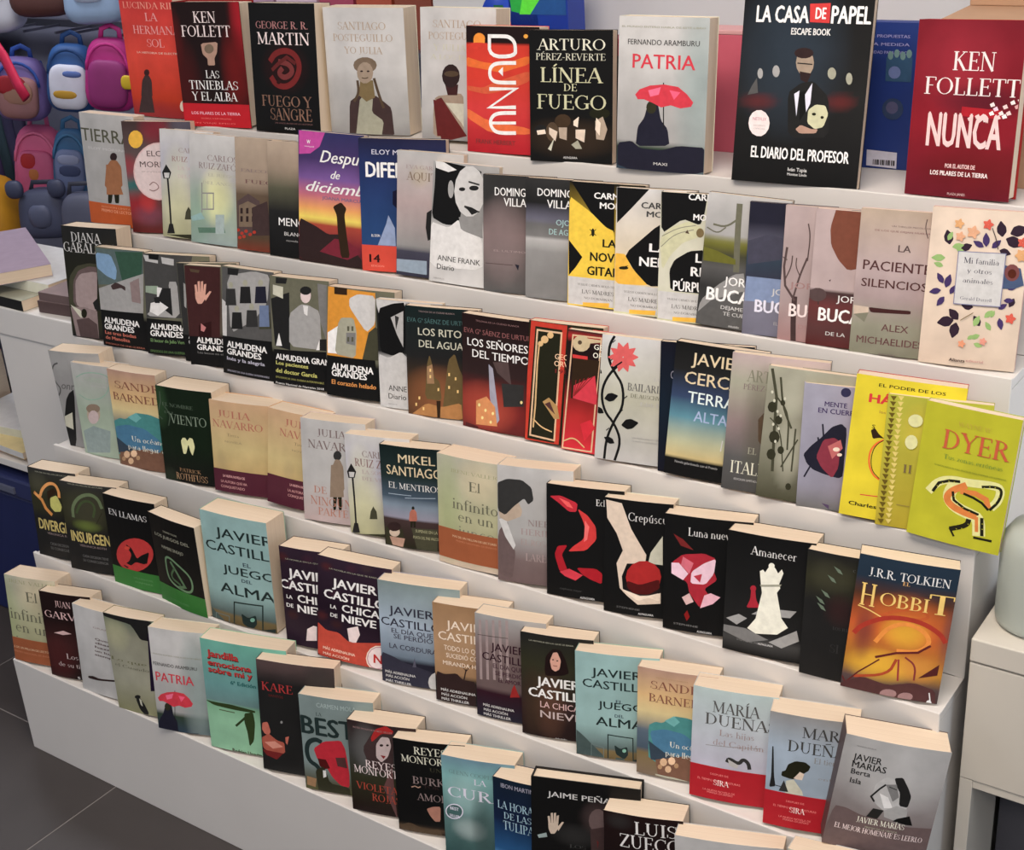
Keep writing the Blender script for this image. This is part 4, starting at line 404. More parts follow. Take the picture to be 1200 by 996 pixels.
('bailarina',2,1.2627,0.2884,0.3038,0.171,-0.059,0.1382,0.195,0.0164,0,'aaa',[(0,'aaa'),(0.5,'aa9'),(1,'bbb')],[],[('111',395,[139,996,86,924,85,805,167,709,273,615,290,444,204,332,122,167,115,-10]),('111',395,[242,801,97,686,25,542,76,390,208,298,294,166,237,2]),('c55',0,[250,839,301,868,355,873,428,853,360,822,306,817]),('c55',0,[250,839,268,883,309,909,387,924,356,871,315,845]),('c55',0,[250,839,228,881,241,918,293,963,311,908,298,871]),('c55',0,[250,839,197,863,176,897,183,954,244,919,264,884]),('c55',0,[250,839,186,835,140,854,98,901,178,899,224,880]),('c55',0,[250,839,199,809,146,804,71,824,141,856,194,860]),('c55',0,[250,839,233,794,191,768,113,752,145,806,186,832]),('c55',0,[250,839,273,796,260,759,207,714,189,769,202,806]),('c55',0,[250,839,304,815,324,780,318,723,257,758,237,793]),('c55',0,[250,839,315,842,360,824,402,776,322,779,277,797]),('111',230,[242,801,140,741]),('111',0,[67,490,103,533,152,545,229,530,177,483,128,471]),('111',0,[281,296,329,346,389,358,481,335,413,281,353,269]),('111',0,[78,373,24,364,-15,376,-53,414,14,419,53,407]),('111',0,[24,688,-17,687,-44,699,-64,731,-15,728,12,716]),('111',0,[223,142,169,132,130,144,92,182,159,188,198,176]),('111',132,[120,943,151,966]),('111',132,[99,789,130,812]),('111',132,[295,514,327,537]),('111',132,[258,398,290,422]),('111',132,[116,237,148,261])],[('LA',613,679,673,27,'aaa','r'),('BAILARINA',324,585,813,58,'666','r'),('DE AUSCHWITZ',366,529,808,31,'776','r'),('Edith Eger',480,470,791,31,'aaa','q'),('UNA INSPIRADORA HISTORIA',416,204,725,12,'999','s'),('DE VALENTIA Y SUPERVIVENCIA',419,178,728,12,'999','s')],[],'white cover with a thorny black stem and a coral flower,on the third shelf'),
('azul',2,1.3623,0.3092,0.2594,0.1697,0.0001,0.14,0.2004,0.014,0,'223',[(0,'112'),(0.5,'123'),(1,'112')],[],[],[('C',117,721,163,65,'889','s')],[],'thin navy edge of a cover half hidden left of the black to blue gradient cover'),
('cercas',2,1.3826,0.2916,0.204,0.1742,-0.0604,0.1361,0.2024,0.0212,0,'122',[(0,'111'),(0.14,'111'),(0.15,'ba7'),(0.25,'aa8'),(0.45,'589'),(0.6,'346'),(0.8,'222'),(1,'111')],[],[('bbb',159,[624,321,614,239])],[('JAVIER',191,848,783,91,'cb9','s'),('CERCAS',134,701,854,95,'cb9','s'),('TERRA',191,563,714,89,'cde','s'),('ALTA',279,430,654,83,'9ac','s'),('Novela galardonada con el Premio',117,95,601,20,'999','s')],[],'cover fading from black through blue to pale yellow,on the third shelf'),
('italiano',2,1.4793,0.2891,0.2668,0.1704,-0.0497,0.1376,0.2028,0.0192,0,'777',[(0,'444'),(0.25,'555'),(0.5,'877'),(0.8,'998'),(1,'a99')],[('554',336,479,132,308,0.6)],[('543',0,[327,541,396,610,442,520,424,329,349,385])],[('ARTURO',168,807,687,83,'776','r'),('PÉREZ-REVERTE',143,746,718,40,'766','r'),('EL',250,281,341,47,'998','r'),('ITALIANO',84,128,698,89,'ccb','r'),('EDICION LIMITADA',130,76,391,16,'aaa','s')],[],'grey brown cover with large pale serif capitals across its foot,on the third shelf'),
('arboles',2,1.5344,0.2891,0.2567,0.1633,-0.0595,0.1373,0.1928,0.0146,0,'776',[(0,'443'),(0.2,'665'),(0.5,'887'),(0.8,'887'),(1,'998')],[('aa9',280,796,128,127,0.7),('aa9',282,355,108,194,0.6)],[('443',414,[34,980,108,778,122,535,149,207]),('443',237,[108,778,257,664,277,388]),('443',296,[130,925,185,705,296,554]),('443',207,[373,480,231,250]),('443',237,[339,558,345,230]),('443',178,[66,611,187,542,258,220]),('332',0,[124,698,115,667,83,651,47,660,28,688,38,720,70,736,106,727]),('332',0,[195,608,187,582,161,569,132,576,117,600,125,626,151,639,180,631]),('332',0,[188,476,177,439,139,420,97,430,75,464,86,502,124,521,166,510]),('332',0,[206,739,201,722,183,714,164,719,154,734,159,751,176,760,196,755]),('332',0,[166,342,157,310,125,293,89,302,70,331,80,363,112,380,148,371]),('332',0,[247,384,240,361,216,349,190,355,177,376,184,399,207,411,233,405]),('332',0,[361,115,355,94,334,84,311,89,300,108,306,128,326,139,349,133]),('bba',0,[104,745,101,735,90,731,80,737,78,748,86,756,98,755]),('bba',0,[148,668,145,658,134,654,125,660,123,671,131,679,142,678]),('bba',0,[119,567,116,557,105,553,95,559,94,570,102,578,113,577]),('bba',0,[179,541,175,530,165,527,155,533,153,544,161,552,172,551]),('bba',0,[186,640,182,629,172,626,162,632,160,643,168,651,179,649]),('bba',0,[161,440,157,430,146,426,136,432,135,443,143,451,154,450]),('bba',0,[210,772,206,762,196,758,186,764,184,775,192,783,203,782]),('bba',0,[73,807,69,796,59,793,49,799,47,810,55,818,66,816])],[],[],'grey green cover with tangled tree trunks,on the third shelf'),
('mente',2,1.593,0.2984,0.2461,0.1438,-0.0189,0.1199,0.181,0.014,0,'98b',[(0,'666'),(0.2,'889'),(1,'99a')],[],[('335',0,[536,960,532,943,517,929,495,921,470,919,446,924,428,936,421,952,425,968,439,982,461,991,487,992,511,987,528,975]),('335',0,[439,978,462,992,511,988,500,974]),('223',0,[45,426,125,502,240,580,352,675,458,708,524,671,519,291,472,269,297,289,170,313,90,359]),('223',233,[141,346,72,244]),('223',233,[187,339,115,356]),('223',233,[232,333,158,468]),('223',233,[278,326,201,579]),('223',233,[323,319,243,689]),('834',0,[195,420,266,565,386,591,463,563,462,355,399,263,266,339]),('b66',0,[321,517,461,580,493,514,381,418]),('ecb',0,[460,503,457,495,447,488,432,483,414,482,398,484,387,489,382,496,385,504,395,511,411,515,428,517,444,515,455,510]),('ecb',0,[492,462,489,456,482,450,470,447,457,446,445,447,437,451,433,457,435,463,443,469,454,472,467,473,479,472,488,468]),('546',0,[298,51,386,42,390,6])],[('MENTE',249,833,505,40,'436','c'),('EN CUERPO',181,778,656,41,'436','c')],[],'lilac cover with a shaggy dark red and black creature,left of the yellow book'),
('habitos',2,1.6608,0.2889,0.2544,0.145,-0.0674,0.1435,0.2015,0.0243,0,'a22',[(0,'cb1'),(1,'cb1')],[],[('d62',251,[350,584,259,543,211,476,218,385,271,315,335,292]),('321',112,[350,584,252,527,229,432,256,343,334,299]),('321',0,[194,626,230,646,277,606,331,582,281,583,224,569]),('c33',139,[177,163,357,171])],[('EL PODER DE LOS',213,934,816,23,'331','c'),('HÁBITOS',139,819,782,62,'c33','k'),('los habitos',250,753,485,21,'a83','s'),('Charles Duhigg',80,80,614,28,'331','b'),('S',201,642,231,27,'331','s')],[],'bright yellow book with red capitals and a red spine,on the third shelf'),
('yellow',2,1.7113,0.294,0.2472,0.1298,-0.0364,0.1344,0.1867,0.014,0,'994',[(0,'a92'),(1,'aa3')],[('ba3',316,766,121,142,0.7)],[('651',0,[20,986,82,987,56,951]),('cb6',0,[91,993,153,993,127,958]),('651',0,[20,945,82,946,56,910]),('cb6',0,[92,951,153,952,128,916]),('651',0,[20,903,82,904,56,868]),('cb6',0,[92,910,154,911,128,875]),('651',0,[20,861,83,862,57,826]),('cb6',0,[92,868,154,869,128,833]),('651',0,[21,820,83,821,57,784]),('cb6',0,[92,826,154,827,129,791]),('651',0,[21,778,83,779,57,742]),('cb6',0,[93,785,155,786,129,749]),('651',0,[21,736,83,737,57,700]),('cb6',0,[93,743,155,744,129,707]),('651',0,[21,694,84,695,57,658]),('cb6',0,[93,701,155,702,129,665]),('651',0,[21,651,84,653,58,616]),('cb6',0,[93,659,156,660,130,623]),('651',0,[21,609,84,611,58,574]),('cb6',0,[94,616,156,618,130,581]),('651',0,[22,567,84,568,58,531]),('cb6',0,[94,574,156,575,130,538]),('651',0,[22,524,85,526,58,489]),('cb6',0,[94,532,157,533,131,496]),('651',0,[22,482,85,483,59,446]),('cb6',0,[95,489,157,491,131,453]),('651',0,[22,439,85,440,59,403]),('cb6',0,[95,446,157,448,131,411]),('651',0,[22,396,85,398,59,360]),('cb6',0,[95,404,158,405,132,368]),('651',0,[22,353,86,355,59,317]),('cb6',0,[95,361,158,362,132,325]),('651',0,[23,310,86,312,59,274]),('cb6',0,[96,318,159,319,132,282]),('651',0,[23,267,86,268,60,231]),('cb6',0,[96,275,159,276,133,239]),('651',0,[23,223,86,225,60,187]),('cb6',0,[96,231,159,233,133,195]),('651',0,[23,180,87,182,60,144]),('cb6',0,[96,188,160,190,133,152]),('651',0,[23,136,87,138,60,100]),('cb6',0,[97,144,160,147,133,108]),('651',0,[24,93,87,95,60,56]),('cb6',0,[97,101,160,103,134,65]),('651',0,[24,49,87,51,61,13]),('cb6',0,[97,57,161,59,134,21]),('cc9',0,[357,834,353,813,336,794,309,782,277,779,247,786,225,800,215,820,219,842,237,860,264,872,295,875,325,868,347,854]),('cc9',0,[330,671,327,646,313,626,290,613,263,610,237,618,217,636,208,658,210,683,225,703,248,716,275,719,301,711,320,693]),('874',82,[192,180,319,178])],[('II',219,431,303,61,'764','r')],[],'olive yellow cover with a studded left border,beside the lime green book'),
('dyer',2,1.7574,0.2898,0.0449,0.1268,-0.0526,0.1222,0.1881,0.0156,0,'9a2',[(0,'aa1'),(1,'aa1')],[],[('cc8',1087,[168,347,261,444,415,478,553,477,840,501,912,481,901,392,838,333]),('cc8',1630,[443,458,377,350,463,283,654,252,738,235,770,110]),('c73',924,[557,458,412,396,363,331,440,280,585,256,713,246]),('c73',435,[713,246,740,137]),('c73',706,[502,404,659,414,779,387,816,329]),('221',380,[213,354,265,428,373,463,485,473]),('221',353,[713,472,842,493,923,483,912,394,831,316]),('221',326,[539,394,645,380,742,356,820,314]),('221',326,[425,391,451,330,577,287,731,266]),('221',652,[640,217,630,166,458,111]),('221',272,[456,119,516,64]),('221',435,[769,248,802,116]),('221',326,[717,92,910,95]),('aa1',0,[247,406,259,406,260,400,249,400]),('aa1',0,[298,437,309,437,311,431,299,431]),('aa1',0,[362,461,373,461,375,455,363,454]),('aa1',0,[419,464,430,464,432,458,420,458]),('aa1',0,[735,472,746,472,748,466,737,466]),('aa1',0,[788,487,799,488,800,482,789,481]),('aa1',0,[843,490,854,491,855,485,844,484]),('aa1',0,[893,470,904,471,905,464,894,464]),('aa1',0,[898,431,909,432,911,426,900,425]),('aa1',0,[871,379,882,379,884,373,873,373]),('aa1',0,[444,361,455,362,457,356,445,355]),('aa1',0,[490,313,502,313,503,307,492,306]),('aa1',0,[552,296,563,296,565,290,553,290]),('aa1',0,[625,276,637,277,638,270,627,270]),('aa1',0,[578,141,590,141,591,135,580,134]),('aa1',0,[524,128,535,128,537,122,525,121]),('aa1',0,[637,184,648,184,650,178,638,178]),('aa1',0,[779,209,790,210,792,204,780,203]),('aa1',0,[789,171,800,171,801,165,790,164])],[('WAYNE W.',366,867,724,33,'a93','r'),('DYER',237,689,936,138,'b53','r'),('Tus zonas erróneas',271,615,889,34,'683','q'),('TECNICAS AUDACES PERO SENCILLAS PARA DOMINAR LOS ELEMENTOS',184,552,942,12,'782','s')],[],'lime green book with a bent running figure made of words,rightmost on the third shelf'),
('son',3,0.0313,0.2186,0.1878,0.003,0.0374,0.128,0.2089,0.043,0,'999',[(0,'888'),(1,'999')],[],[('555',329,[153,877,32,850,-43,736,26,651,94,609,12,527,-106,510]),('222',0,[153,500,251,572,382,622,144,0,-83,-14,12,290]),('bba',0,[23,313,223,369,161,184,-3,209])],[('onrisas',116,610,677,82,'666','h')],[],'pale grey cover with thin handwritten lettering and a black dress,leftmost of the fourth shelf'),
('gabi',3,0.0934,0.2071,0.1584,0.0501,0.0087,0.1263,0.1945,0.0287,0,'bbb',[(0,'9a9'),(0.5,'9a9'),(1,'aaa')],[],[('8a9',217,[76,841,296,914,646,927,800,870,656,676,285,602,83,656]),('a98',0,[474,476,445,428,394,388,330,362,265,357,214,373,186,408,186,454,215,502,267,542,331,568,395,573,446,556,474,522]),('876',0,[492,536,470,512,422,491,358,476,290,470,232,475,195,491,187,512,209,536,258,558,322,573,390,578,447,573,484,558]),('baa',0,[431,438,410,404,371,374,321,356,271,352,230,363,207,387,206,420,228,454,268,484,317,502,367,506,408,495,431,470]),('899',0,[43,253,289,332,630,302,557,59,57,14])],[('GABRIELA',258,820,785,47,'9a9','r'),('una novela',382,771,684,19,'aaa','s')],[],'very pale green cover with a faint portrait of a boy,on the fourth shelf'),
('barneda',3,0.204,0.2036,0.1466,0.058,-0.0015,0.1185,0.2006,0.0327,0,'a98',[(0,'765'),(0.2,'764'),(0.25,'456'),(0.42,'567'),(0.6,'cb8'),(0.75,'ca7'),(1,'a87')],[],[('488',0,[-8,459,143,505,279,505,530,592,798,591,1052,547,958,196,-116,99]),('6aa',0,[333,531,530,592,629,545,501,490]),('479',0,[-2,403,309,452,666,437,949,329,912,192,54,205]),('345',0,[-53,309,243,222,643,190,630,144,-61,127]),('754',0,[34,135,606,220,1004,200,960,-51,40,-1]),('ca8',0,[268,134,237,103,181,86,131,93,117,120,148,151,204,168,254,161]),('db9',0,[435,160,405,129,349,113,299,120,285,147,316,178,372,194,421,187]),('ca8',0,[332,72,306,44,256,30,213,36,201,60,227,87,277,102,320,95]),('a86',0,[155,78,136,59,100,48,69,53,61,70,80,89,115,100,147,95]),('a86',0,[487,120,469,101,433,90,403,94,394,111,413,131,448,141,479,137]),('aa9',0,[-8,-5,361,-5,986,-37,980,-60,-11,-17])],[('SANDRA',145,818,1276,76,'854','r'),('BARNEDA',71,694,1222,77,'854','r'),('Un océano',362,286,1027,55,'edc','q'),('para llegar a ti',259,199,1136,55,'edc','q')],[],'sand coloured cover with teal mountains and fruit,on the fourth shelf'),
('viento',3,0.343,0.198,0.1963,0.0651,-0.0171,0.1261,0.1902,0.0578,0,'222',[(0,'111'),(0.4,'121'),(1,'121')],[('353',50,826,119,205,0.6),('343',98,-20,162,120,0.5)],[('454',289,[73,940,70,828,-18,685,72,647]),('454',241,[140,789,241,707,178,589]),('cc9',0,[385,448,423,486,471,490,504,459,550,498,606,492,629,403,572,306,541,349,517,426,458,318,406,313])],[('EL NOMBRE',102,797,662,37,'565','r'),('DEL',126,720,321,23,'565','r'),('VIENTO',225,627,872,97,'787','r'),('PATRICK',303,117,693,38,'975','r'),('ROTHFUSS',226,28,793,71,'a86','r'),('debolsillo',415,-16,572,14,'998','s')],[],'black cover with dark green leaves and two white hands,on the fourth shelf'),
('navarro',3,0.469,0.208,0.2144,0.1196,-0.0068,0.1328,0.1774,0.0505,0,'c96',[(0,'a85'),(0.5,'ba7'),(1,'b97')],[('986',155,334,72,96,0.4)],[],[('JULIA',140,827,681,75,'a65','r'),('NAVARRO',39,713,859,80,'a65','r'),('Tierra',276,624,469,33,'875','q'),('NOVELA',233,554,514,24,'986','s')],[('523',0,251,[('LA NUEVA NOVELA DE',154,167,525,29,'c99','b'),('LA AUTORA QUE HA',111,103,554,29,'b88','b'),('CONQUISTADO',104,47,513,29,'b88','b')])],'thick tan paperback with rust coloured heading and a wine red strip,on the fourth shelf'),
('navarrob',3,0.6007,0.2129,0.155,0.1427,-0.0563,0.1149,0.1799,0.0454,0,'c96',[(0,'a85'),(0.5,'ba7'),(1,'b97')],[('986',425,389,80,91,0.4)],[],[('JULIA',342,853,955,71,'a65','r'),('NAVARRO',242,739,1172,76,'a65','r'),('Tierra',523,669,742,31,'875','q'),('NOVELA',483,601,802,23,'986','s')],[('523',0,305,[('LA NUEVA NOVELA DE',446,232,867,27,'c99','b'),('LA AUTORA QUE HA',406,169,908,28,'b88','b'),('CONQUISTADO',406,116,869,28,'b88','b')])],'tan paperback like its left neighbour but mostly covered,left of the walking man cover'),
('navarroc',3,0.7009,0.2023,0.2602,0.1355,-0.0158,0.1257,0.1879,0.039,0,'baa',[(0,'a99'),(0.4,'aaa'),(1,'aaa')],[],[('333',0,[637,679,623,649,590,629,550,626,519,641,509,669,523,699,556,719,595,722,626,707]),('221',0,[489,366,621,377,612,143,563,139,552,313,519,135,475,131]),('876',0,[538,637,610,636,658,565,662,323,441,304,478,551]),('876',0,[468,576,635,599,649,274,431,255])],[('JULIA',268,843,714,71,'766','r'),('NAVARRO',110,720,953,80,'766','r'),('DE',180,281,383,69,'a76','r'),('NINGUNA',115,164,892,82,'a76','r'),('PARTE',234,67,704,74,'a76','r')],[],'grey cover with a man in a brown coat and rust serif words,fourth shelf'),
('sombrab',3,0.8059,0.2071,0.2196,0.1162,0.0196,0.1247,0.1812,0.0364,0,'bbb',[(0,'997'),(0.3,'aa9'),(0.6,'aab'),(1,'bbb')],[('cc9',238,443,202,346,0.5)],[('222',369,[91,572,97,323,92,38]),('222',0,[6,620,83,707,158,631,124,564,22,556]),('bbb',0,[36,618,131,624,111,571,43,567]),('222',0,[20,-2,65,102,127,107,150,9]),('443',0,[325,167,350,245,397,303,445,252,450,177]),('332',0,[18,-13,562,33,556,-34,19,-8])],[('CARLOS',275,788,736,64,'877','r'),('RUIZ ZAFON',148,690,921,78,'866','r'),('LA SOMBRA',257,621,785,39,'a99','r'),('DEL VIENTO',250,556,811,35,'a99','r')],[],'pale cover with a tall street lamp and small walkers,on the fourth shelf'),
('mentiroso',3,0.8871,0.2031,0.2018,0.1167,0.0217,0.1174,0.181,0.0342,0,'333',[(0,'221'),(0.28,'433'),(0.3,'889'),(0.42,'789'),(0.5,'456'),(0.7,'233'),(1,'122')],[],[('221',0,[532,411,526,400,514,393,499,392,488,397,484,407,490,418,502,426,517,427,528,421]),('221',0,[457,297,539,303,533,219,503,217,496,279,476,215,449,212]),('a65',0,[486,395,531,396,561,372,564,284,427,273,449,363]),('332',0,[20,173,149,226,319,176,335,-17,21,10]),('ba9',0,[267,150,256,129,229,110,191,97,150,94,114,100,90,115,83,135,95,156,122,175,160,187,201,191,237,185,260,170]),('322',0,[287,205,274,184,241,165,194,152,144,147,99,153,70,167,61,187,74,209,107,228,154,241,204,245,248,239,278,225]),('a87',0,[82,91,346,92,302,2,127,8]),('443',0,[461,209,875,222,855,-15,544,-21]),('9ab',120,[110,523,492,530]),('9ab',120,[386,501,867,527])],[('MIKEL',309,842,888,88,'cb9','s'),('SANTIAGO',106,717,985,97,'cb9','s'),('EL MENTIROSO',123,583,1057,60,'ccc','r'),('SUPENSE EN LA',527,172,871,30,'997','c'),('PUNTA DEL PAIS VASCO',486,108,882,30,'997','c')],[],'dark teal seascape cover with a small man in a rust coat,on the fourth shelf'),
('infinito',3,1.0058,0.2014,0.067,0.1096,0.0067,0.1214,0.1903,0.0489,0,'cba',[(0,'ba9'),(0.2,'997'),(0.5,'aa8'),(1,'aa9')],[('9a7',172,522,173,393,0.5),('cb9',693,820,266,173,0.5)],[],[('IRENE VALLEJO',239,859,992,31,'997','r'),('El',522,717,697,86,'665','q'),('infinito',249,532,952,99,'665','q'),('en un',341,425,883,91,'665','q'),('junco',353,298,896,88,'776','q')],[('953',55,335,[('MAS DE UN MILLON DE LECTORES',237,264,929,20,'ca8','s'),('PREMIO NACIONAL DE ENSAYO',298,229,928,16,'b75','s')])],'cream green cover with an orange brown strip near its foot,on the fourth shelf'),
('nieve',3,1.1292,0.1962,0.2727,0.1648,0.001,0.1256,0.1933,0.0428,0,'aaa',[(0,'655'),(0.2,'766'),(0.4,'999'),(1,'aaa')],[],[('655',0,[3,418,134,539,189,319,247,267,201,18,-3,59]),('bbb',0,[19,531,106,556,247,324,218,284,103,388]),('a98',0,[22,753,279,715,341,628,321,580,249,556,134,520,19,549]),('333',0,[-6,843,138,889,337,893,464,837,492,730,421,688,365,739,221,656,106,574,5,604])],[('NIEBLA',414,507,858,52,'877','r'),('HERIDA',320,426,830,52,'988','r'),('EL ROSAL',319,338,760,49,'988','r'),('LAREDO',384,203,831,64,'988','r')],[],'pale grey cover with a dark haired woman in profile,left of the red ribbon cover'),
('eclipse',3,1.2209,0.2,0.2175,0.1637,0.0157,0.1265,0.1823,0.0351,0,'222',[(0,'111'),(1,'111')],[],[('b23',0,[40,889,193,907,415,858,402,781,304,773,151,846]),('c33',0,[415,811,540,764,650,669,659,555,527,447,290,416,360,471,485,540,526,620,485,712]),('a12',0,[107,370,149,452,282,474,205,379,247,306,304,213,177,221]),('c34',0,[177,221,304,262,486,221,388,163,247,188]),('a12',0,[402,281,652,295,735,255,728,161,583,191,472,229]),('e66',0,[512,714,567,662,540,545,499,522]),('e55',0,[165,886,305,859,360,806,277,818])],[('Eclipse',652,854,907,56,'ddd','q'),('stephenie meyer',176,64,472,20,'444','s'),('ALFAGUARA',450,6,640,20,'ccc','s')],[],'black cover with a curling torn red ribbon,on the fourth shelf'),
('crepusculo',3,1.3243,0.2016,0.2335,0.1653,0.0072,0.1064,0.1827,0.0336,0,'ccb',[(0,'111'),(1,'111')],[('322',578,242,189,76,1)],[('cba',0,[19,978,257,966,405,754,631,547,618,471,350,450,274,331,293,218,549,182,675,193,847,226,850,132,520,100,358,166,245,224,191,438,284,558,185,701,39,821]),('bba',0,[858,722,693,571,659,475,868,472]),('a22',0,[851,368,828,302,759,245,656,208,541,199,436,219,362,264,335,326,359,392,429,449,532,485,646,494,750,474,823,429]),('511',0,[354,299,546,277,826,347,830,263,675,202,453,193,356,242]),('dcb',0,[277,217,421,200,549,173,675,193,831,225,834,150,676,174,519,132])],[('Crepúsculo',358,825,1024,74,'ccc','q'),('STEPHENIE',201,47,553,17,'666','s'),('ALFAGUARA',529,13,751,19,'ccc','s')],[],'black cover with pale hands cupping a dark red apple,on the fourth shelf'),
('luna',3,1.4271,0.2024,0.2473,0.1512,0.0045,0.1304,0.181,0.0406,0,'222',[(0,'111'),(1,'111')],[],[('722',0,[106,834,218,798,344,717,195,740]),('a23',0,[89,582,222,669,467,701,602,667,582,555,621,484,478,396,555,329,436,223,308,341,280,432,154,476]),('dbc',0,[89,582,176,590,290,508,230,446,92,489]),('dbc',0,[326,530,470,618,602,667,583,536,489,434,317,427]),('c67',0,[223,650,348,606,302,509,201,574]),('dab',0,[436,223,481,340,553,366,664,340,581,275]),('caa',0,[222,295,308,341,360,271,274,234]),('b34',0,[352,495,449,523,427,447]),('811',0,[252,147,288,188,320,135,286,93])],[('Luna nueva',278,836,799,69,'ccc','q'),('STEPHENIE',130,48,417,17,'777','s'),('ALFAGUARA',407,7,580,19,'ccc','s')],[],'black cover with a ruffled red and white tulip,on the fourth shelf'),
('amanecer',3,1.5294,0.1955,0.1564,0.1483,0.0001,0.1261,0.1833,0.0463,0,'222',[(0,'111'),(0.12,'444'),(0.18,'222'),(1,'111')],[],[('999',0,[30,264,178,321,280,299,160,227]),('999',0,[327,342,470,416,836,430,769,367]),('777',0,[-4,204,262,214,542,154,296,100,0,150]),('999',0,[543,136,851,271,883,186,694,104]),('a23',0,[309,565,353,570,371,474,421,409,261,387,305,465]),('a23',0,[366,563,364,552,355,542,341,535,326,533,312,536,302,544,297,554,300,565,309,575,322,582,338,584,352,581,362,573]),('ddc',0,[287,218,379,313,435,537,417,606,396,710,431,728,458,709,480,738,524,788,576,750,604,718,642,755,664,726,623,633,638,599,605,559,672,354,752,284,636,213,389,187]),('ddc',0,[560,775,557,764,549,754,535,747,520,745,506,748,496,756,492,766,494,777,503,787,516,793,531,795,545,792,555,785]),('998',0,[405,600,652,633,637,613,419,584])],[('Amanecer',275,836,798,70,'ccc','q'),('STEPHENIE MEYER',170,100,496,16,'777','s'),('ALFAGUARA',422,100,596,18,'ccc','s')],[],'black cover with a white chess queen on a board,on the fourth shelf'),
('oscuro',3,1.6487,0.1955,0.155,0.1457,-0.0065,0.1065,0.1858,0.0315,0,'222',[(0,'222'),(0.6,'222'),(0.8,'332'),(1,'222')],[('443',337,821,216,100,0.6),('422',482,565,162,101,0.5)],[('676',0,[353,907,438,886,476,853,414,863]),('676',0,[281,831,366,810,404,777,342,787]),('676',0,[214,705,300,684,338,650,275,660]),('676',0,[152,646,238,625,276,592,213,602]),('676',0,[172,597,259,576,297,542,234,552])],[('C',602,884,629,23,'666','r'),('LOS JUEGOS',406,409,724,24,'444','r'),('SI',389,224,501,69,'333','r'),('ST',625,131,736,41,'333','r')],[],'near black cover with a few pale feather strokes,left of the orange dragon cover'),
('hobbit',3,1.7159,0.1808,0.3138,0.1089,-0.0862,0.1281,0.1991,0.0318,0,'223',[(0,'433'),(0.1,'544'),(0.2,'a72'),(0.5,'b52'),(0.72,'532'),(0.85,'234'),(1,'234')],[('c62',546,579,333,139,0.8),('da2',567,486,188,93,0.8),('da2',364,214,255,95,0.8),('c83',754,236,168,79,0.7),('733',160,447,85,157,0.8),('644',1019,483,82,185,0.7)],[('b52',438,[286,577,445,645,654,673,789,643,713,601,542,594]),('eb6',164,[57,627,170,610,332,567]),('a32',656,[56,417,129,492,371,588,671,596,901,530,981,461]),('d83',602,[284,383,388,510,570,566,752,526,836,442,725,362,510,349]),('622',328,[308,272,514,333,725,362,839,426]),('a42',383,[524,286,464,162,123,98]),('622',191,[-11,95,46,37,159,136,354,262]),('933',246,[546,289,570,128]),('833',246,[606,313,725,265,730,151]),('533',0,[2,31,209,110,481,82,733,135,958,101,990,-34,-16,-48]),('977',0,[581,30,576,14,555,-2,522,-14,484,-19,448,-17,421,-9,410,6,415,22,436,38,469,50,507,55,543,53,569,45]),('977',0,[748,30,744,15,725,1,696,-10,662,-15,630,-13,606,-5,595,8,600,23,618,37,648,48,682,52,714,51,738,43]),('522',0,[768,173,956,297,953,215]),('ccc',0,[944,4,944,-6,938,-15,928,-21,916,-23,904,-20,895,-14,890,-4,890,6,896,15,906,21,918,22,930,20,939,13]),('ccc',164,[903,77,927,14])],[('J.R.R. TOLKIEN',117,857,929,61,'ccc','r'),('EL',468,830,536,27,'da6','r'),('H',66,636,219,163,'eb6','r'),('OBBI',267,662,752,96,'eb6','r'),('T',747,659,1002,141,'eb6','r')],[],'blue and orange cover with a glowing coiled dragon,rightmost on the fourth shelf'),
('divergente',4,0.0203,0.1023,0.1839,0.0936,0.0032,0.1236,0.1924,0.043,0,'333',[(0,'222'),(0.45,'222'),(0.55,'332'),(0.8,'332'),(1,'333')],[('554',200,837,185,98,0.6)],[('c84',766,[77,718,239,648,305,557,424,495]),('d95',657,[97,707,199,668,273,772,430,853,574,859,634,781,624,708]),('bb6',0,[431,690,577,732,657,615,618,551,489,538,412,587]),('321',0,[382,758,529,807,585,764,434,702,375,648])],[('MAS DE UN MILLON DE LECTORES',174,955,909,15,'998','s'),('DIVERGENTE',88,310,1056,126,'ba6','k'),('VERONICA ROTH',258,263,822,25,'877','c'),('CADA DECISION TIENE',294,144,836,31,'666','c'),('SU CONSECUENCIA',290,93,824,31,'666','c')],[],'black cover with a flaming eye emblem,leftmost of the fifth shelf'),
('insurgente',4,0.1292,0.0964,0.241,0.0819,-0.0072,0.1352,0.1903,0.0382,0,'333',[(0,'222'),(0.45,'222'),(0.55,'332'),(0.8,'332'),(1,'333')],[('443',411,720,307,171,0.9),('673',406,527,193,49,0.8)],[('675',708,[176,601,184,723,325,844,525,898,667,863,718,749]),('453',506,[245,656,350,786,509,825,608,763,544,637]),('332',202,[586,568,659,648,707,700])],[('MAS DE UN MILLON DE LECTORES',153,972,772,15,'998','s'),('INSURGENTE',84,331,957,125,'ba6','k'),('VERONICA ROTH',227,282,702,25,'877','c'),('CADA DECISION TIENE',258,162,715,30,'666','c'),('SU CONSECUENCIA',255,112,705,30,'666','c')],[],'black cover with a greenish glass swirl,second from left on the fifth shelf'),
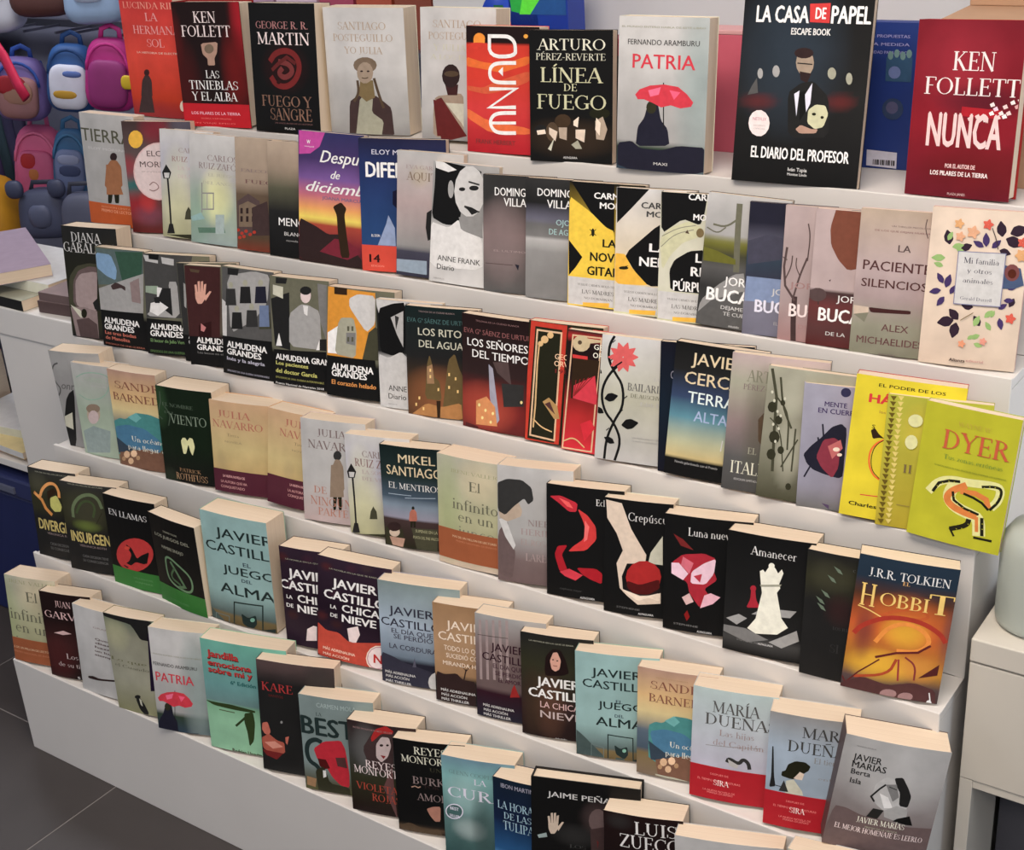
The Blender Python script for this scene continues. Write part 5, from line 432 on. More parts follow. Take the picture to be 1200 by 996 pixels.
('llamas',4,0.2523,0.1046,0.1132,0.0596,0.003,0.1313,0.1915,0.0363,0,'222',[(0,'253'),(0.01,'111'),(1,'111')],[],[('b33',0,[863,437,838,386,790,334,722,286,637,244,543,211,444,191,349,183,263,190,192,210,143,242,117,284,118,333,144,385,194,437,265,486,350,527,445,558,543,578,637,584,721,577,789,557,837,526,862,485]),('111',0,[345,489,462,457,539,349,634,398,793,456,714,302,508,308,411,258,314,208,236,233,380,302,443,383]),('c43',0,[428,453,419,443,401,434,375,427,348,423,325,423,310,428,306,436,314,445,333,454,358,462,385,465,409,465,424,460]),('b33',638,[161,271,486,221,714,302])],[('EN LLAMAS',86,783,825,64,'ccc','r')],[('373',0,202,[('LOS JUEGOS DEL',425,115,793,20,'585','s'),('HAMBRE',447,70,782,20,'585','s')])],'black cover with a red round bird emblem and green strip,on the fifth shelf'),
('sinsajo',4,0.3856,0.1071,-0.0528,0.0225,0.0092,0.1316,0.1881,0.0312,0,'222',[(0,'111'),(1,'111')],[],[('686',460,[250,444,259,542,360,563,554,505,762,428,796,315,722,227,512,231,292,282,249,371,250,444]),('575',575,[369,516,478,418,621,278,470,246]),('464',460,[445,459,309,335,529,283])],[('SUZANNE COLLINS',309,834,613,20,'998','s'),('LOS JUEGOS DEL',94,762,844,36,'998','s'),('HAMBRE SINSAJO',221,643,691,36,'998','s')],[('373',0,213,[('LOS JUEGOS DEL HAMBRE',217,57,645,24,'585','s'),('LIBRO FINAL',290,-14,670,24,'585','s')])],'black cover with a green oval bird emblem and green strip,on the fifth shelf'),
('juego',4,0.5226,0.1065,0.1279,0.0501,-0.0075,0.1493,0.2219,0.053,0,'8a9',[(0,'653'),(0.08,'764'),(0.1,'566'),(0.3,'8aa'),(1,'8aa')],[],[('455',0,[-199,175,-50,122,131,35,276,-29,252,-154,-257,-188]),('233',279,[401,209,829,234,778,-94,337,-124,401,209]),('677',167,[76,56,293,57,266,-79,48,-81,76,56]),('233',0,[492,118,591,88,715,132,719,48,651,-5,612,-8,501,22]),('455',0,[494,-15,632,-6,727,-122,431,-142]),('7a9',0,[691,85,686,76,675,68,660,62,644,59,630,61,622,66,620,74,625,83,636,92,651,98,667,100,680,99,689,93]),('233',0,[788,4,985,40,960,-106,785,-118])],[('JAVIER',227,793,1077,89,'233','s'),('CASTILLO',43,656,1201,90,'233','s'),('EL',604,564,718,38,'345','s'),('JUEGO',278,473,1059,77,'233','s'),('DEL',557,416,710,33,'345','s'),('ALMA',201,282,1026,97,'233','s')],[],'pale turquoise thick paperback with framed pictures at its foot,on the fifth shelf'),
('chica',4,0.7099,0.1103,0.1859,0.1198,0.0263,0.1181,0.1866,0.0475,0,'323',[(0,'323'),(0.5,'212'),(1,'323')],[('522',57,893,84,35,0.7),('423',165,619,84,36,0.7),('522',-101,372,86,36,0.7),('423',508,912,82,35,0.7),('433',593,725,83,35,0.7),('422',156,309,85,36,0.7),('433',770,935,82,35,0.7)],[('dcc',0,[404,190,523,236,579,231,558,84,367,63])],[('LA NOVELA EN LA QUE SE BASA LA SERIE',110,872,1162,15,'998','s'),('JAVIER',132,699,914,93,'ddd','b'),('CASTILLO',-39,573,1043,94,'ddd','b'),('LA',67,471,181,40,'ccc','b'),('CHICA',273,458,926,80,'ddd','b'),('DE',53,383,186,41,'ccc','b'),('NIEVE',258,353,856,81,'ddd','b')],[],'dark purple cover with white capitals,left one of the two alike on the fifth shelf'),
('chicab',4,0.7943,0.0996,0.247,0.1238,-0.0634,0.1399,0.191,0.037,0,'323',[(0,'323'),(0.5,'212'),(1,'323')],[('522',125,906,65,33,0.7),('423',243,651,65,34,0.7),('522',66,409,66,34,0.7),('423',475,937,64,33,0.7),('433',564,763,64,33,0.7),('422',274,357,65,34,0.7),('433',676,967,63,33,0.7)],[('dcc',0,[422,342,568,388,598,307,541,212,452,218]),('b43',0,[-9,337,125,273,304,280,452,208,803,255,890,270,883,-98,-10,-22]),('dcb',0,[1000,138,986,82,942,31,879,-4,808,-17,743,-4,697,32,680,84,696,141,739,192,803,227,874,238,938,225,983,190]),('b89',0,[986,136,973,84,933,38,875,6,811,-6,752,6,710,39,695,87,709,139,749,185,807,217,871,227,930,215,970,183]),('dcc',0,[974,134,962,86,926,43,873,14,813,3,759,14,721,45,707,89,719,137,756,179,809,209,869,219,922,207,960,177])],[('LA NOVELA EN LA QUE SE BASA LA SERIE',169,887,992,15,'998','s'),('JAVIER',208,725,818,88,'ddd','b'),('CASTILLO',90,601,935,89,'ddd','b'),('LA',184,507,273,38,'ccc','b'),('CHICA',347,501,857,76,'ddd','b'),('DE',185,424,288,39,'ccc','b'),('NIEVE',347,401,815,77,'ddd','b'),('MÁS ADRENALINA',80,80,536,28,'eba','b'),('MÁS ACCIÓN',80,26,454,26,'eba','b'),('MÁS THRILLER',80,-22,454,26,'eba','b'),('MÁS JAVIER CASTILLO',80,-73,633,26,'eba','b'),('debolsillo',410,-71,588,22,'eba','s'),('N',783,58,900,90,'b22','b')],[],'dark purple cover with white capitals and a torn orange red foot,on the fifth shelf'),
('cordura',4,0.9358,0.1057,0.2673,0.1132,-0.0035,0.1471,0.1873,0.0368,0,'99a',[(0,'223'),(0.24,'223'),(0.26,'678'),(0.6,'9ab'),(1,'788')],[],[('334',0,[3,290,150,266,308,221,466,199,676,161,664,-87,0,-45]),('556',0,[399,190,431,290,445,196]),('bbb',0,[809,93,796,49,764,10,718,-15,669,-21,625,-8,595,23,586,64,600,109,632,147,678,172,728,178,771,165,800,135])],[('JAVIER',128,686,689,84,'334','s'),('CASTILLO',22,569,774,81,'334','s'),('EL DÍA QUE',151,504,667,47,'445','s'),('SE PERDIÓ',175,450,664,47,'445','s'),('LA CORDURA',114,347,711,51,'445','s'),('MÁS ADRENALINA',44,91,434,26,'bbb','b'),('MÁS ACCIÓN',49,49,351,26,'bbb','b'),('MÁS THRILLER',46,1,375,26,'bbb','b'),('MÁS JAVIER CASTILLO',43,-54,546,26,'bbb','b'),('debolsillo',344,-75,505,20,'bbb','s')],[],'pale blue cover with dark foot and dark heading,on the fifth shelf'),
('todo',4,1.0496,0.1082,0.2702,0.1162,0.0022,0.1263,0.1766,0.0399,0,'987',[(0,'222'),(0.24,'222'),(0.3,'975'),(0.6,'a86'),(1,'975')],[],[('322',0,[18,302,131,281,313,313,399,256,577,254,562,-86,5,-57]),('322',221,[414,258,450,372]),('322',111,[449,350,377,408]),('322',111,[449,350,526,424])],[('JAVIER',188,758,790,87,'dcb','s'),('CASTILLO',68,637,887,88,'dcb','s'),('TODO LO QUE',146,536,679,53,'dcb','s'),('SUCEDIÓ CON',172,462,675,49,'dcb','s'),('MIRANDA HUFF',122,384,731,44,'dcb','s'),('MÁS ADRENALINA',76,108,571,27,'bbb','b'),('MÁS ACCIÓN',82,60,449,27,'bbb','b'),('MÁS THRILLER',80,14,477,27,'bbb','b'),('MÁS JAVIER',77,-38,534,27,'bbb','b'),('debolsillo',443,-55,593,20,'bbb','s')],[],'golden tan cover with a bare tree over a dark foot,on the fifth shelf'),
('amor',4,1.1326,0.1096,0.2236,0.1184,0.0003,0.1213,0.1812,0.0347,0,'999',[(0,'223'),(0.25,'312'),(0.3,'655'),(0.7,'766'),(1,'999')],[],[('988',0,[58,940,94,940,92,359,54,359]),('988',0,[156,951,192,951,191,372,154,371]),('988',0,[253,962,289,962,290,384,253,384]),('988',0,[350,973,386,973,388,397,351,396]),('988',0,[447,984,483,983,486,409,449,409]),('544',109,[37,793,478,813]),('922',0,[526,330,558,376,587,327,631,259,494,241])],[('JAVIER',231,670,715,79,'312','s'),('CASTILLO',99,567,803,76,'312','s'),('EL DÍA QUE',256,502,682,46,'423','s'),('SE PERDIÓ',285,436,680,42,'423','s'),('EL AMOR',329,372,649,42,'423','s'),('MÁS ADRENALINA',95,104,551,26,'bbb','b'),('MÁS ACCIÓN',103,58,458,26,'bbb','b'),('MÁS THRILLER',101,15,503,26,'bbb','b'),('MÁS JAVIER CASTILLO',109,-27,640,26,'bbb','b')],[],'grey mauve cover with pale drapes and dark heading,on the fifth shelf'),
('mujer',4,1.224,0.1063,0.2732,0.1287,0.0052,0.1182,0.176,0.0344,0,'322',[(0,'211'),(0.3,'322'),(0.7,'332'),(1,'222')],[('643',403,319,178,253,0.6),('432',165,336,120,254,0.6)],[('211',0,[337,670,355,796,445,877,562,878,633,782,675,662,587,632,350,608]),('c98',0,[413,760,459,843,518,853,566,775,544,690,485,663,435,683]),('322',0,[472,776,467,771,454,769,444,771,444,776,454,781,467,781]),('322',0,[531,772,525,766,513,764,503,766,503,772,513,776,525,776]),('733',104,[456,719,515,718])],[('LA NOVELA EN LA QUE SE BASA',122,923,738,15,'998','s'),('JAVIER',220,507,819,89,'ddd','b'),('CASTILLO',100,389,964,89,'ddd','b'),('LA CHICA DE',268,294,992,64,'caa','s'),('NIEVE',266,194,845,73,'baa','s'),('debolsillo',471,-4,635,19,'bbb','s')],[],'dark brown cover with a long haired woman above white capitals,on the fifth shelf'),
('juegob',4,1.3266,0.1043,0.3326,0.1307,0.0029,0.1294,0.1749,0.0336,0,'8a9',[(0,'653'),(0.08,'764'),(0.1,'566'),(0.3,'8aa'),(1,'8aa')],[],[('455',0,[-15,247,93,188,229,95,337,25,336,-86,-8,-76]),('233',172,[393,234,690,224,694,-74,390,-65,393,234]),('677',103,[188,119,338,103,336,-19,186,-4,188,119]),('233',0,[468,143,541,108,622,138,635,60,595,17,568,18,487,54]),('455',0,[486,21,581,18,662,-95,458,-90]),('7a9',0,[611,97,609,90,602,83,592,78,582,77,572,80,565,85,563,93,565,101,572,107,582,112,593,113,602,110,609,105]),('233',0,[689,15,824,33,824,-100,703,-97])],[('JAVIER',197,785,797,81,'233','s'),('CASTILLO',88,671,902,82,'233','s'),('EL',490,546,570,35,'345','s'),('JUEGO',274,485,823,70,'233','s'),('DEL',476,412,583,30,'345','s'),('ALMA',245,316,823,88,'233','s')],[],'pale turquoise cover with a framed picture,left of the sand and mountain cover,fifth shelf'),
('barnedab',4,1.4287,0.1125,0.2627,0.1315,0.0005,0.1203,0.176,0.0355,0,'a98',[(0,'765'),(0.2,'764'),(0.25,'456'),(0.42,'567'),(0.6,'cb8'),(0.75,'ca7'),(1,'a87')],[],[('488',0,[148,471,237,515,326,515,472,598,649,597,825,552,838,211,155,124]),('6aa',0,[355,540,472,598,547,552,475,499]),('479',0,[164,417,357,463,595,447,804,340,808,207,243,225]),('345',0,[151,326,363,240,631,207,633,162,185,150]),('754',0,[245,158,601,237,867,215,891,-29,278,26]),('ca8',0,[398,155,385,125,351,109,317,116,302,142,316,172,349,188,383,181]),('db9',0,[502,179,489,150,455,134,421,141,407,167,420,197,453,213,487,205]),('ca8',0,[453,94,442,68,412,54,383,60,370,83,381,110,411,123,440,117]),('a86',0,[336,102,328,83,307,73,285,78,276,94,285,113,306,123,327,118]),('a86',0,[544,140,536,121,515,111,494,116,485,132,493,151,514,161,535,156]),('aa9',0,[248,22,488,20,905,-15,906,-38,248,11])],[('PREMIO PLANETA FINALISTA',243,922,638,11,'a86','s'),('SANDRA',171,820,917,74,'854','r'),('BARNEDA',150,699,907,75,'854','r'),('Un océano',427,302,864,53,'edc','q'),('para llegar a ti',378,218,955,54,'edc','q')],[],'sand coloured cover with teal mountains and a pale rose,on the fifth shelf'),
('hijas',4,1.5226,0.1049,0.2797,0.1252,-0.0149,0.1217,0.1781,0.0419,0,'bbb',[(0,'999'),(0.3,'aab'),(1,'abb')],[],[('888',91,[174,488,818,531]),('333',548,[437,365,460,407,578,363,625,419,690,388,706,331]),('aaa',0,[448,396,578,354,555,321,465,339])],[('MARÍA',241,797,799,99,'555','r'),('DUEÑAS',159,681,994,100,'555','r'),('Las hijas',334,596,739,54,'988','q'),('del Capitán',263,505,858,54,'988','q')],[('a12',0,301,[('DESPUES DE',245,226,464,18,'d77','s'),('EL TIEMPO ENTRE COSTURAS',93,166,608,20,'d77','s'),('SIRA',289,137,475,51,'ecc','r'),('LA NUEVA NOVELA DE',163,75,550,18,'d77','s'),('MARIA DUEÑAS',216,55,526,18,'d77','s')])],'white cover with a red strip and a knotted grey ribbon,on the fifth shelf'),
('olvidado',4,1.6416,0.1009,0.3183,0.1221,-0.0301,0.1208,0.1778,0.0435,0,'bbb',[(0,'666'),(0.3,'89a'),(0.7,'9ab'),(1,'888')],[],[('221',0,[218,507,244,567,325,606,434,610,497,580,477,539,420,503,412,464,293,439,174,453,178,492]),('cba',0,[382,518,432,505,413,449,353,447,316,452]),('bba',0,[234,418,317,442,423,350,439,314,232,306]),('222',0,[49,696,64,698,92,443,117,350,45,331,60,439]),('222',115,[55,361,178,357]),('333',0,[157,316,209,419,267,321])],[('MARÍA',377,820,995,93,'444','r'),('DUEÑAS',226,685,964,97,'444','r'),('El tiempo',530,612,901,49,'888','q'),('entre',593,472,845,26,'888','r')],[('a12',0,308,[('DESPUES DE',251,231,459,17,'d77','s'),('EL TIEMPO ENTRE COSTURAS',108,174,599,19,'d77','s'),('SIRA',296,144,473,50,'ecc','r'),('LA NUEVA NOVELA DE',178,85,547,17,'d77','s'),('MARIA DUEÑAS',230,64,525,17,'d77','s')])],'pale blue cover with a red strip and a dark haired woman in profile'),
('marias',4,1.7347,0.0896,0.4352,0.0556,-0.1519,0.137,0.1779,0.0474,0,'544',[(0,'655'),(1,'999')],[('aaa',538,765,427,275,0.8)],[('aaa',0,[366,539,371,619,452,701,572,713,714,563,715,405,557,376,414,449]),('222',0,[533,706,610,723,685,635,730,565,720,465,636,470,616,584,572,635]),('777',0,[469,636,567,654,616,545,567,497]),('ccc',0,[429,551,518,527,582,440,503,426]),('222',250,[399,467,357,508,420,588,469,636]),('222',0,[353,319,403,408,507,407,452,297]),('999',0,[507,407,616,466,725,446,740,310,522,350]),('111',0,[646,353,759,393,806,312,740,310,611,326]),('333',139,[503,623,579,607]),('655',0,[39,362,154,363,321,323,572,319,745,291,1029,313,1007,88,-27,-24])],[('GRANDES NOVELAS',122,914,306,11,'777','s'),('JAVIER',110,796,383,59,'222','c'),('MARÍAS',116,730,441,59,'222','c'),('Berta',120,672,305,48,'222','s'),('Isla',129,592,237,49,'222','s'),('JAVIER MARÍAS',274,261,736,50,'ddc','r'),('EL MEJOR HOMENAJE ES LEERLO',82,169,933,46,'dcc','r'),('PREMIO DE LA CRITICA',367,222,680,15,'998','s')],[],'grey cover with a black and white woman portrait over a taupe foot,fifth shelf'),
('infinitob',5,0.009,0.0014,0.2499,0.1212,0.0019,0.1253,0.1907,0.0488,0,'cba',[(0,'ba9'),(0.2,'997'),(0.5,'aa8'),(1,'aa9')],[('9a7',-76,484,221,511,0.5),('cb9',652,853,343,225,0.5)],[],[('IRENE VALLEJO',94,920,1044,40,'997','r'),('El',410,724,631,112,'665','q'),('infinito',21,494,909,129,'665','q'),('en un',108,351,793,119,'665','q'),('junco',90,184,777,115,'776','q')],[('953',-111,271,[('MAS DE UN MILLON DE LECTORES',-63,145,811,26,'ca8','s'),('PREMIO NACIONAL DE ENSAYO',4,95,800,21,'b75','s')])],'cream green cover with an orange brown foot,leftmost of the bottom shelf'),
('jgarv',5,0.1216,0.0051,0.238,0.1085,0.0268,0.1245,0.1858,0.0367,0,'322',[(0,'211'),(0.4,'422'),(0.7,'211'),(1,'211')],[('522',216,218,262,210,0.7)],[('caa',0,[191,523,394,567,556,544,380,515])],[('JUAN GOMEZ',306,841,1088,72,'caa','r'),('GARVIN',57,701,929,83,'caa','r'),('Los hijos',382,235,979,63,'baa','q'),('de su tiempo',194,134,954,53,'baa','q'),('S',544,6,594,32,'ccc','s')],[],'near black red cover with pale serif lettering,second from left on the bottom shelf'),
('blanco',5,0.2184,0.0059,0.1115,0.0939,0.0062,0.124,0.1875,0.035,0,'bbb',[(0,'aaa'),(1,'bbb')],[],[('322',0,[163,181,284,201,419,193,769,231,765,210,367,164,157,154])],[('GRANDES',427,786,964,20,'988','s'),('Querido',439,652,934,26,'655','b'),('diario',428,606,923,26,'655','b'),('hazme',417,559,912,26,'655','b'),('un lugar',405,512,902,26,'655','b'),('siempre',394,466,891,26,'655','b')],[],'white cover with a thin brown branch near its foot,on the bottom shelf'),
('pinguino',5,0.3327,-0.0007,0.1621,0.0806,0.0397,0.1222,0.205,0.0315,0,'775',[(0,'886'),(0.35,'998'),(0.8,'887'),(1,'565')],[('aa8',198,806,221,136,0.7)],[('222',0,[-16,1001,998,1006,890,789,702,792,608,891,539,939,-7,962]),('222',0,[413,147,487,178,573,108,632,25,595,-26,465,39]),('bba',0,[482,161,521,148,530,81,492,99]),('222',0,[518,182,509,172,490,162,464,155,436,152,412,153,397,159,394,167,403,177,423,186,449,193,477,197,500,195,515,190]),('213',0,[853,873,965,884,814,272,740,264])],[('Lo que',17,520,743,33,'664','q'),('el Cuando',83,460,767,33,'665','q')],[],'olive green cover with a small penguin near its foot,on the bottom shelf'),
('patriab',5,0.4555,-0.009,0.3085,0.1289,0.0013,0.125,0.2089,0.0423,0,'ccb',[(0,'345'),(0.16,'343'),(0.19,'999'),(0.5,'aaa'),(0.8,'bbb'),(1,'bbb')],[('899',742,419,202,458,0.8)],[('223',0,[-216,-37,-54,-8,29,-51,258,-45,447,0,729,11,671,-180,-248,-209]),('223',0,[177,260,280,269,294,157,352,105,355,-8,-15,-41,33,92,113,156]),('332',0,[261,239,252,221,235,205,211,196,187,194,166,200,153,212,151,230,160,248,177,263,201,272,225,275,246,269,259,256]),('222',138,[366,409,311,102]),('c34',0,[45,305,102,345,221,379,370,398,515,393,597,351,651,302,623,272,513,253,414,266,309,243,223,267,136,282,67,276]),('e68',0,[192,346,333,378,302,327,208,305]),('e57',0,[420,364,531,360,455,304])],[('EL MUNDO ENTERO HABLA DE ESTE LIBRO',-16,740,850,12,'998','s'),('FERNANDO ARAMBURU',27,633,773,34,'444','s'),('PATRIA',48,481,701,93,'c34','c'),('MAXI',159,-152,302,19,'bbb','s')],[],'white cover with a red umbrella over a dark foot,on the bottom shelf'),
('jandilla',5,0.5866,0.0021,0.2947,0.0625,-0.0244,0.1708,0.2268,0.0386,0,'8b9',[(0,'8b9'),(0.3,'8b9'),(0.42,'7a8'),(0.45,'688'),(0.6,'699'),(1,'6a9')],[],[('342',0,[-21,434,94,430,300,438,501,426,588,418,585,398,345,394,90,399]),('564',212,[149,368,341,368]),('342',0,[457,380,561,404,573,297,539,133,481,74,472,203,446,299]),('342',424,[464,342,337,244])],[('Jandilla',72,842,454,71,'321','g'),('emociona',71,764,594,59,'321','g'),('sobre mi y',69,702,598,59,'321','g'),('Jandilla',68,849,450,63,'b33','g'),('emociona',67,772,590,51,'b33','g'),('sobre mi y',65,709,594,52,'b33','g'),('6ª Edición',325,628,626,36,'266','b'),('Rodrigo Urquiza',265,-13,623,41,'432','g')],[],'mint green cover with heavy red outlined lettering and a wading figure,on the bottom shelf'),
('calavera',5,0.7189,0.003,0.3467,0.1018,-0.028,0.1458,0.2198,0.0322,0,'322',[(0,'222'),(0.8,'222'),(1,'544')],[('544',224,966,250,57,0.7),('333',823,927,164,114,0.6)],[('b65',0,[28,427,100,444,134,359,101,317,46,331,16,367]),('a54',0,[-1,286,103,336,211,288,309,279,313,180,141,152,17,189]),('c87',0,[38,251,182,276,290,237,146,203]),('b65',0,[328,330,379,345,349,263,328,281]),('888',0,[307,465,300,453,285,449,274,456,275,468,288,476,302,475]),('722',0,[1,178,285,177,193,108,54,133])],[('KARE',54,731,463,74,'a33','r'),('SANTOS',139,681,334,23,'622','s')],[],'black cover with a pair of lit hands and small red heading,on the bottom shelf'),
('bestia',5,0.8193,0.005,0.3257,0.1016,-0.0043,0.1372,0.1856,0.0373,0,'9aa',[(0,'553'),(0.1,'554'),(0.3,'788'),(1,'788')],[],[('233',867,[280,525,195,550,87,504,48,409,80,297,194,264,244,178,204,81]),('b23',0,[154,443,311,540,547,576,596,491,614,369,629,222,616,82,500,92,390,172,313,278,201,334]),('511',0,[203,346,320,347,370,261,280,239,224,268]),('533',0,[455,385,588,400,606,288,476,296]),('332',0,[159,214,283,274,353,98,616,82,629,-27,191,-49,172,54]),('ccc',0,[264,226,308,231,307,162,264,146]),('975',0,[26,130,164,122,139,27,21,36])],[('CARMEN MOLA',246,892,777,49,'9aa','c'),('LA',230,801,309,36,'344','r'),('BESTIA',1,597,1093,194,'233','b')],[],'grey green cover with thick black title and a curling red creature,on the bottom shelf'),
('violetas',5,0.9282,0.0046,0.2934,0.1113,0.0023,0.1246,0.1727,0.0431,0,'322',[(0,'211'),(0.4,'332'),(0.7,'444'),(1,'322')],[('666',279,717,158,213,0.7)],[('433',0,[215,710,390,918,549,959,687,952,649,478,321,485]),('a22',0,[353,843,424,945,583,998,687,952,669,915,514,909,364,798]),('baa',0,[425,782,511,873,619,874,643,783,586,659,487,589,413,639]),('322',0,[531,782,522,771,502,765,482,766,475,776,484,787,504,793,524,791]),('322',0,[613,792,605,783,590,777,574,779,569,787,576,796,592,801,607,799]),('822',0,[478,670,556,668,522,633]),('644',0,[641,572,657,193,672,-23,495,316])],[('REYES MONFORTE BEST SELLER',93,919,669,19,'977','s'),('REYES',244,512,699,77,'dcc','r'),('MONFORTE',63,430,785,82,'dcc','r'),('VIOLETAS',78,251,771,78,'a43','r'),('ROJAS',316,144,732,83,'a43','r')],[],'dark cover with a woman wearing a red hat,on the bottom shelf'),
('burka',5,1.0294,0.0056,0.3268,0.1233,0.0174,0.1246,0.1711,0.0362,0,'222',[(0,'211'),(0.05,'543'),(0.08,'111'),(1,'111')],[],[('a87',185,[226,493,278,510,323,497,360,513]),('a76',0,[423,278,516,310,622,321,608,155,533,147,463,211]),('543',0,[7,45,165,97,402,38,586,70,633,-20,31,-25])],[('REYES',295,859,741,79,'ccb','r'),('MONFORTE',106,761,850,75,'ccb','r'),('UN',504,687,667,42,'443','r'),('BURKA',251,537,833,80,'877','r'),('AMOR',295,364,730,76,'877','r'),('POR',413,499,622,38,'322','r')],[],'black cover with spaced pale capitals and a hand near its foot,on the bottom shelf'),
('cura',5,1.1299,0.003,0.2695,0.131,0.0202,0.1248,0.1756,0.0436,0,'8aa',[(0,'355'),(0.4,'577'),(0.8,'7aa'),(1,'689')],[('9bb',320,630,207,177,0.6),('abb',356,279,179,90,0.6),('344',538,369,118,267,0.6)],[('ccd',0,[281,452,273,426,254,401,224,380,187,364,147,355,107,353,72,360,44,375,27,395,23,419,31,445,51,470,81,492,118,508,158,517,198,518,233,511,260,496,277,476]),('466',0,[266,450,259,428,242,406,216,388,183,374,148,366,112,365,81,371,57,383,42,400,38,421,45,444,63,465,89,484,122,498,157,505,192,506,223,501,248,488,262,471])],[('GLENN COOPER',104,828,741,40,'688','r'),('LA',451,751,620,57,'ccd','r'),('CURA',74,588,900,107,'ccd','r'),('BEST',94,451,219,32,'ccd','b'),('SELLER',80,377,229,27,'ccd','b')],[],'misty teal blue cover with spaced white capitals and a round stamp,on the bottom shelf'),
('azulb',5,1.233,-0.0016,0.1891,0.1333,0.0234,0.1121,0.1771,0.0446,0,'235',[(0,'abc'),(0.12,'6ad'),(0.3,'258'),(0.6,'124'),(1,'123')],[],[],[('IBON MARTIN',128,913,628,43,'99a','s'),('LA HORA',68,702,620,77,'9bc','r'),('DE LAS',162,609,584,65,'9bc','r'),('TULIPANES',150,500,868,87,'9bc','r')],[],'deep blue to cyan cover with pale capitals,left of the hardback with two hands'),
('penas',5,1.3103,-0.0137,0.3571,0.1295,-0.0159,0.1666,0.213,0.0307,1,'222',[(0,'111'),(1,'111')],[('333',419,568,178,70,0.7),('544',615,731,117,103,0.6)],[('ba9',0,[162,591,157,641,248,652,253,610,219,560,181,555]),('ba9',0,[160,633,153,695,172,700,183,636]),('ba9',0,[184,636,182,723,201,729,207,638]),('ba9',0,[208,639,211,727,231,732,231,641]),('ba9',0,[229,641,239,709,258,715,252,644]),('ba9',0,[239,613,287,665,304,663,253,585]),('899',0,[55,532,140,560,150,526,69,508]),('655',0,[697,723,690,681,667,645,634,623,598,618,564,633,541,663,533,704,541,746,564,781,596,803,633,808,666,793,689,763]),('433',0,[547,636,674,669,676,478,558,463]),('622',0,[607,556,626,541,617,488])],[('JAIME PEÑAFIEL',152,857,924,45,'bbb','s'),('LOS',359,464,508,28,'444','r')],[],'black hardback with a raised pale hand,toward the right of the bottom shelf'),
('zueco',5,1.4372,0.0018,0.2807,0.1091,0.0299,0.1189,0.1971,0.0442,0,'222',[(0,'111'),(1,'211')],[('333',199,930,136,55,0.6)],[],[('LUIS',398,844,919,107,'ccc','r'),('ZUECO',201,719,968,111,'ccc','r'),('EL MERCADER',30,589,992,56,'998','r'),('DE LIBROS',121,495,882,57,'998','r')],[],'black thick paperback with large white serif capitals,on the bottom shelf'),
('blancob',5,1.5534,0.0097,0.3024,0.0893,0.0343,0.1537,0.2005,0.0319,0,'bbb',[(0,'aaa'),(1,'aaa')],[],[],[('LA TIERRA',74,728,572,72,'777','r')],[],'thick white paperback showing mostly its page tops,second from right on the bottom shelf'),
('ultimo',5,1.7177,0.0432,0.0836,0.0775,0.0813,0.1388,0.2225,0.0326,0,'bbb',[(0,'aaa'),(1,'bba')],[],[],[('NOVELA',79,848,448,47,'777','r')],[],'white paperback just showing its top edge,rightmost on the bottom shelf')]

for B in BOOKS: make_book(B)

# ------------------------------------------------------------ neighbouring desk on the right with a bottle
desk = empty('white_desk', (1.866, .252, -.013)); tag(desk, 'off white desk with a panelled front standing against the right end of the display stand', 'desk')
bx('desk_top', (0, 0, .702, 1.2, .62, .737), CREAM, desk, .002); bx('front_panel', (.0, .002, .510, 1.2, .02, .699), CREAM, desk, .0015)
bx('panel_rail', (.018, .004, .496, 1.2, .026, .509), CREAM, desk, .001)
bx('side_panel', (0, .003, .013, .018, .14, .509), CREAM, desk, .001); bx('side_panel', (1.182, .028, .013, 1.2, .60, .701), CREAM, desk, .001)
bx('modesty_panel', (.019, .16, .013, 1.18, .178, .70), mat('dark_panel', (.33, .33, .36), .6, noise=.04), desk, .001)
PLAST = mat('cloudy_plastic', (.80, .83, .80), .35, trans=.35, noise=.03, nscale=8)
jar = empty('pump_bottle', (1.93, .335, .7244)); tag(jar, 'cloudy translucent plastic bottle with a white label standing on the off white desk', 'bottle')
lathe('bottle_body', [(.050, 0), (.056, .004), (.0575, .012), (.0575, .115), (.055, .128), (.046, .142), (.026, .150), (.022, .154)], PLAST, jar)
lathe('bottle_neck', [(.021, .154), (.021, .162), (.025, .163), (.025, .185), (.022, .188)], mat('grey_collar', (.72, .74, .73), .4), jar)
bm = bmesh.new(); N = 10; R_ = .0583
V = [[bm.verts.new((R_*math.cos(math.radians(-80+k*8)), R_*math.sin(math.radians(-80+k*8)), z)) for z in (.028, .10)] for k in range(N+1)]
for k in range(N): bm.faces.new((V[k][0], V[k+1][0], V[k+1][1], V[k][1]))
obj('bottle_label', bm, mat('paper_label', (.9, .9, .9), .6), jar, True)
